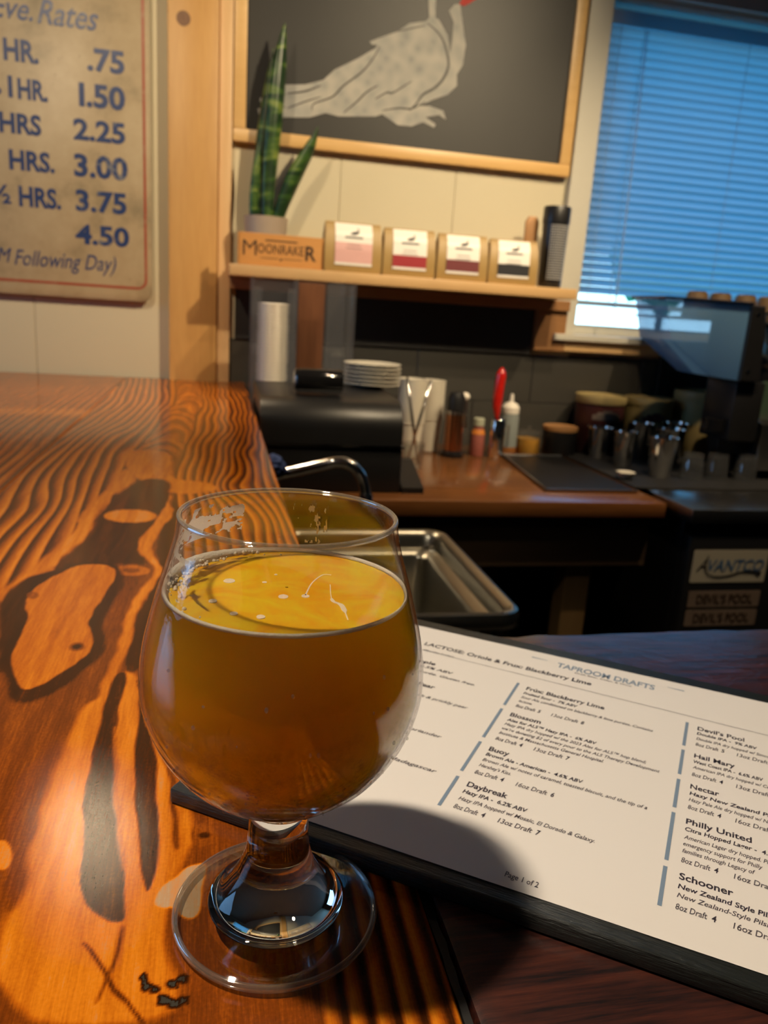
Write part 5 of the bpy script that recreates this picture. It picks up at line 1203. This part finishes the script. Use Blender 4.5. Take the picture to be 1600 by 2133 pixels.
# tubs
M['maroon_tin'] = mat('dark_maroon_tub', (0.075, 0.022, 0.020), 0.4, var=0.1); M['cream_tin'] = mat('mustard_cream_tub', (0.42, 0.33, 0.14), 0.5, var=0.06)
M['print_pale'] = mat('pale_print', (0.22, 0.18, 0.15), 0.5)
def tub(loc, r, h, body, pr_m, label, tilt=0.0, a=-98):
    t = thing('powder_tub', label, 'tub', loc)
    if tilt: t.rotation_euler = (0, tilt, 0)
    MB().lathe([(r*.92, 0), (r*.94, .002), (r, h*.86)], 40).build('body', body, t, smooth='auto')
    MB().lathe([(r*1.03, h*.862), (r*1.04, h*.87), (r*1.04, h*.965), (r*1.02, h), (r*.97, h), (r*.96, h*.985), (.0005, h*.985)], 40, cap1=False).build('lid', M['cream_tin'], t, smooth='auto')
    q = MB()
    def band(z0, z1, a0, a1, n=10):
        v = []
        for i in range(n+1):
            an = math.radians(a+a0+(a1-a0)*i/n)
            for z in (z0, z1):
                R1 = r*(.94+.06*z/(h*.86))+.0006; v.append((R1*math.cos(an), R1*math.sin(an), z))
        q.add(v, [(2*i, 2*i+2, 2*i+3, 2*i+1) for i in range(n)])
    band(h*.60, h*.69, -34, 34); band(h*.69, h*.735, -24, 24); band(h*.735, h*.765, -10, 10); band(h*.47, h*.50, -42, 42); band(h*.30, h*.34, -24, 24)
    q.build('print_bands', pr_m, t, recalc=False); return t
tub((1.068, 2.034, BZ+.0064), .070, .160, M['maroon_tin'], M['print_pale'], 'dark maroon powder tub with a cream lid against the tiles')
tub((1.220, 2.036, BZ+.0064), .067, .158, M['cream_tin'], M['maroon_tin'], 'upright mustard-cream powder tub beside the maroon one')
tub((1.365, 2.012, BZ+.0064), .070, .185, M['cream_tin'], M['maroon_tin'], 'mustard-cream powder tub standing taller beside the machine', 0.0, -70)
pp = MB().box(-.012, .012, -.006, .006, 0, .17, .002)
tag(pp.build('tool_handle', M['black'], loc=(1.285, 2.098, BZ+.13)), 'black upright strap on the tiles above the cream tubs', 'strap')
# trays and mats
tray = thing('dark_tray', 'flat dark tray with a raised rim on the bench beside the shakers', 'tray', (.80, 1.74, BZ+.0004))
MB().prism([(-.093, -.203), (.125, -.203), (.125, .205), (-.045, .205)], 0, .0045, 'XY', .0015).build('base', M['black'], tray)
for a, b in (((-.093, -.203), (.125, -.203)), ((-.093, -.203), (-.045, .205)), ((-.045, .205), (.125, .205))):
    MB().tube([(a[0], a[1], .005), (b[0], b[1], .005)], .0025, 8).build('rim', M['steel'], tray)
tag(MB().prism([(-.17, -.190), (.265, -.190), (.265, .225), (-.17, .225)], 0, .006, 'XY', .002).build('bar_mat', M['black_rubber'], loc=(1.11, 1.765, BZ+.0004)), 'black rubber bar mat under the steel shakers and glasses', 'mat')
# steel shakers
def shaker(loc, r, h, label):
    t = thing('steel_shaker', label, 'shaker', loc, 'steel shakers on the bar mat')
    MB().lathe([(r*.66, 0), (r*.70, .003), (r*.98, h-.004), (r, h-.002), (r, h), (r*.96, h), (r*.66, .006), (.0005, .005)], 32, cap1=False).build('cup', M['chrome'], t, smooth='auto'); return t
for loc, r, h, lb in (((1.025, 1.93, 0), .033, .083, 'polished steel shaker in front of the maroon tub'), ((1.035, 1.812, 0), .031, .091, 'polished steel shaker in the middle of the front row'), ((1.140, 1.925, 0), .034, .099, 'polished steel shaker in front of the cream tub'),
    ((1.068, 1.690, 0), .036, .098, 'largest polished steel shaker, nearest the front of the mat'), ((1.175, 1.835, 0), .038, .099, 'polished steel shaker just behind the nearest one'), ((1.245, 1.93, 0), .037, .103, 'polished steel shaker at the back by the tall cream tub')):
    shaker((loc[0], loc[1], BZ+.0068), r, h, lb)
tumbler((1.140, 1.668, BZ+.0068), .024, .029, .064, 'upturned small glass on the mat next to the nearest shaker', 'upturned glasses on the mat', True)
tumbler((1.212, 1.674, BZ+.0068), .024, .029, .064, 'middle one of the three upturned small glasses on the mat', 'upturned glasses on the mat', True)
tumbler((1.292, 1.672, BZ+.0068), .024, .029, .062, 'upturned small glass on the mat closest to the coffee machine', 'upturned glasses on the mat', True)
bw = thing('cream_dish', 'tiny cream dish at the front corner of the bar mat', 'dish', (.962, 1.66, BZ+.0068))
MB().lathe([(.012, 0), (.014, .002), (.022, .014), (.0225, .016), (.020, .015), (.012, .005), (.0005, .004)], 28, cap1=False).build('bowl', M['china'], bw, smooth='auto')
MB().lathe([(.013, .0045), (.0165, .0095), (.0005, .0105)], 20, cap0=False, cap1=False).build('sugar', M['lid'], bw, smooth=True)

# ------------------------------------------------------------------ coffee machine with its cups, and the grinder hopper
cm = thing('espresso_machine', 'black and steel espresso machine at the edge of the picture with brown cups on top', 'coffee machine', (1.52, 1.815, BZ))
MB().box(-.07, .30, .02, .26, .12, .385, .008).build('body', M['black_gloss'], cm, smooth='auto')
MB().box(-.07, .30, .10, .26, .03, .1195, .004).build('rear_body', M['black'], cm)
MB().box(-.19, .30, -.115, .09, .055, .150, .006).build('drip_tray', M['black'], cm, smooth='auto')
MB().prism([(-.135, .030), (-.135, .144), (-.122, .150), (-.116, .150), (-.116, .030)], -.195, .30, 'YZ', .002).build('steel_corner', M['steel'], cm)
MB().box(-.18, .29, -.105, .08, .1502, .1535, .001).build('grate', M['steel'], cm)
for x in (-.16, .26):
    for y in (-.08, .06): MB().lathe([(.016, .0066), (.013, .0549)], 16, c=(x, y, 0)).build('foot', M['black'], cm)
MB().box(-.36, .32, -.02, .27, .3855, .392, .002).build('cup_tray', M['steel'], cm)
MB().tube([(-.355, -.015, .412), (.315, -.015, .412)], .004, 10).build('rail', M['steel'], cm)
for x in (-.35, -.15, .05, .25): MB().tube([(x, -.015, .391), (x, -.015, .412)], .003, 8).build('rail_post', M['steel'], cm)
MB().lathe([(.030, .0), (.032, .030), (.030, .045)], 24, c=(.08, -.06, .26)).build('group_head', M['chrome'], cm, smooth='auto')
MB().box(.03, .13, -.10, .021, .305, .335, .004).build('group_arm', M['black'], cm)
MB().tube([(.08, -.08, .275), (.08, -.19, .262)], [.010, .012], 12).build('portafilter_handle', M['black'], cm, smooth=True)
MB().tube(curve_pts([(-.02, .0, .31), (-.03, -.05, .29), (-.03, -.07, .22), (-.025, -.06, .17)]), .004, 10).build('steam_wand', M['chrome'], cm, smooth=True)
MB().box(-.10, .28, .012, .0205, .150, .24, .003).build('green_panel', mat('dim_green_panel', (0.05, 0.085, 0.055), 0.4), cm)
M['brown_cup'] = mat('tan_brown_glaze', (0.17, 0.105, 0.05), 0.45, var=0.08)
cpv = [(.022, .062), (.024, .061), (.031, .030), (.033, .001), (.0325, 0), (.031, .002), (.028, .032), (.0005, .056)]
def ccup(x, y, z, lb):
    t = thing('brown_cup', lb, 'cup', (x, y, z), 'brown cups on the espresso machine')
    MB().lathe([(r, h) for r, h in reversed(cpv)], 24, cap0=False, cap1=True).build('cup_wall', M['brown_cup'], t, smooth='auto')
    MB().lathe([(.0205, .0622), (.0205, .0640), (.0175, .0640), (.0175, .0622)], 20, cap0=False, cap1=False).build('foot_ring', M['steel'], t); return t
zc_ = BZ+.3925
names = ['upturned brown cup at the window end of the espresso machine top', 'second upturned brown cup from the window end of the machine top', 'third upturned brown cup from the window end of the machine top', 'fourth upturned brown cup from the window end of the machine top', 'fifth upturned brown cup from the window end of the machine top', 'sixth upturned brown cup from the window end of the machine top']
c1 = ccup(1.205, 1.86, zc_, names[0])
for i in range(1, 6): dup(c1, (1.205+i*.0705, 1.86+.004*(i % 2), zc_), 0, names[i])
gr = thing('coffee_grinder', 'black coffee grinder with a large translucent hopper before the window', 'grinder', (1.262, 1.712, BZ))
M['hopper'] = thin_glass('clear_hopper_blue_glow', (0.80, 0.86, 0.95), 0.12, ior=2.0, haze=0.5, hazecol=(0.30, 0.62, 1.0))  # clear plastic; the blue haze colour paints in light from the window
hp = [(-.272, .423), (-.057, .423), (-.057, .251), (-.132, .259), (-.248, .336)]
MB().prism(hp, -.07, .07, 'XZ', .003).build('hopper', M['hopper'], gr, smooth='auto')
MB().box(-.280, -.052, -.078, .078, .4236, .430, .002).build('hopper_lid', M['black_gloss'], gr)
MB().prism([(-.056, .250), (-.056, .4235), (-.020, .4235), (-.008, .34), (0.0, .250)], -.075, .075, 'XZ', .003).build('hopper_bracket', M['black'], gr)
MB().box(-.050, .030, -.06, .06, .105, .2495, .006).build('body', M['black'], gr, smooth='auto')
MB().box(-.030, .020, .0, .04, .0065, .1045, .003).build('column', M['black'], gr)
MB().box(-.045, .035, -.004, .075, 0.0065, .0125, .002).build('base_plate', M['black'], gr)
for z in (.405, .275): MB().lathe([(.005, -.0765), (.005, -.0752)], 12, axis='Y', c=(-.038, 0, z)).build('bolt', M['chrome'], gr)
MB().lathe([(.0005, 0), (.026, 0), (.026, .030), (.0005, .032)], 24, c=(-.065, -.02, .125)).build('dosing_knob', M['black_gloss'], gr, smooth='auto')
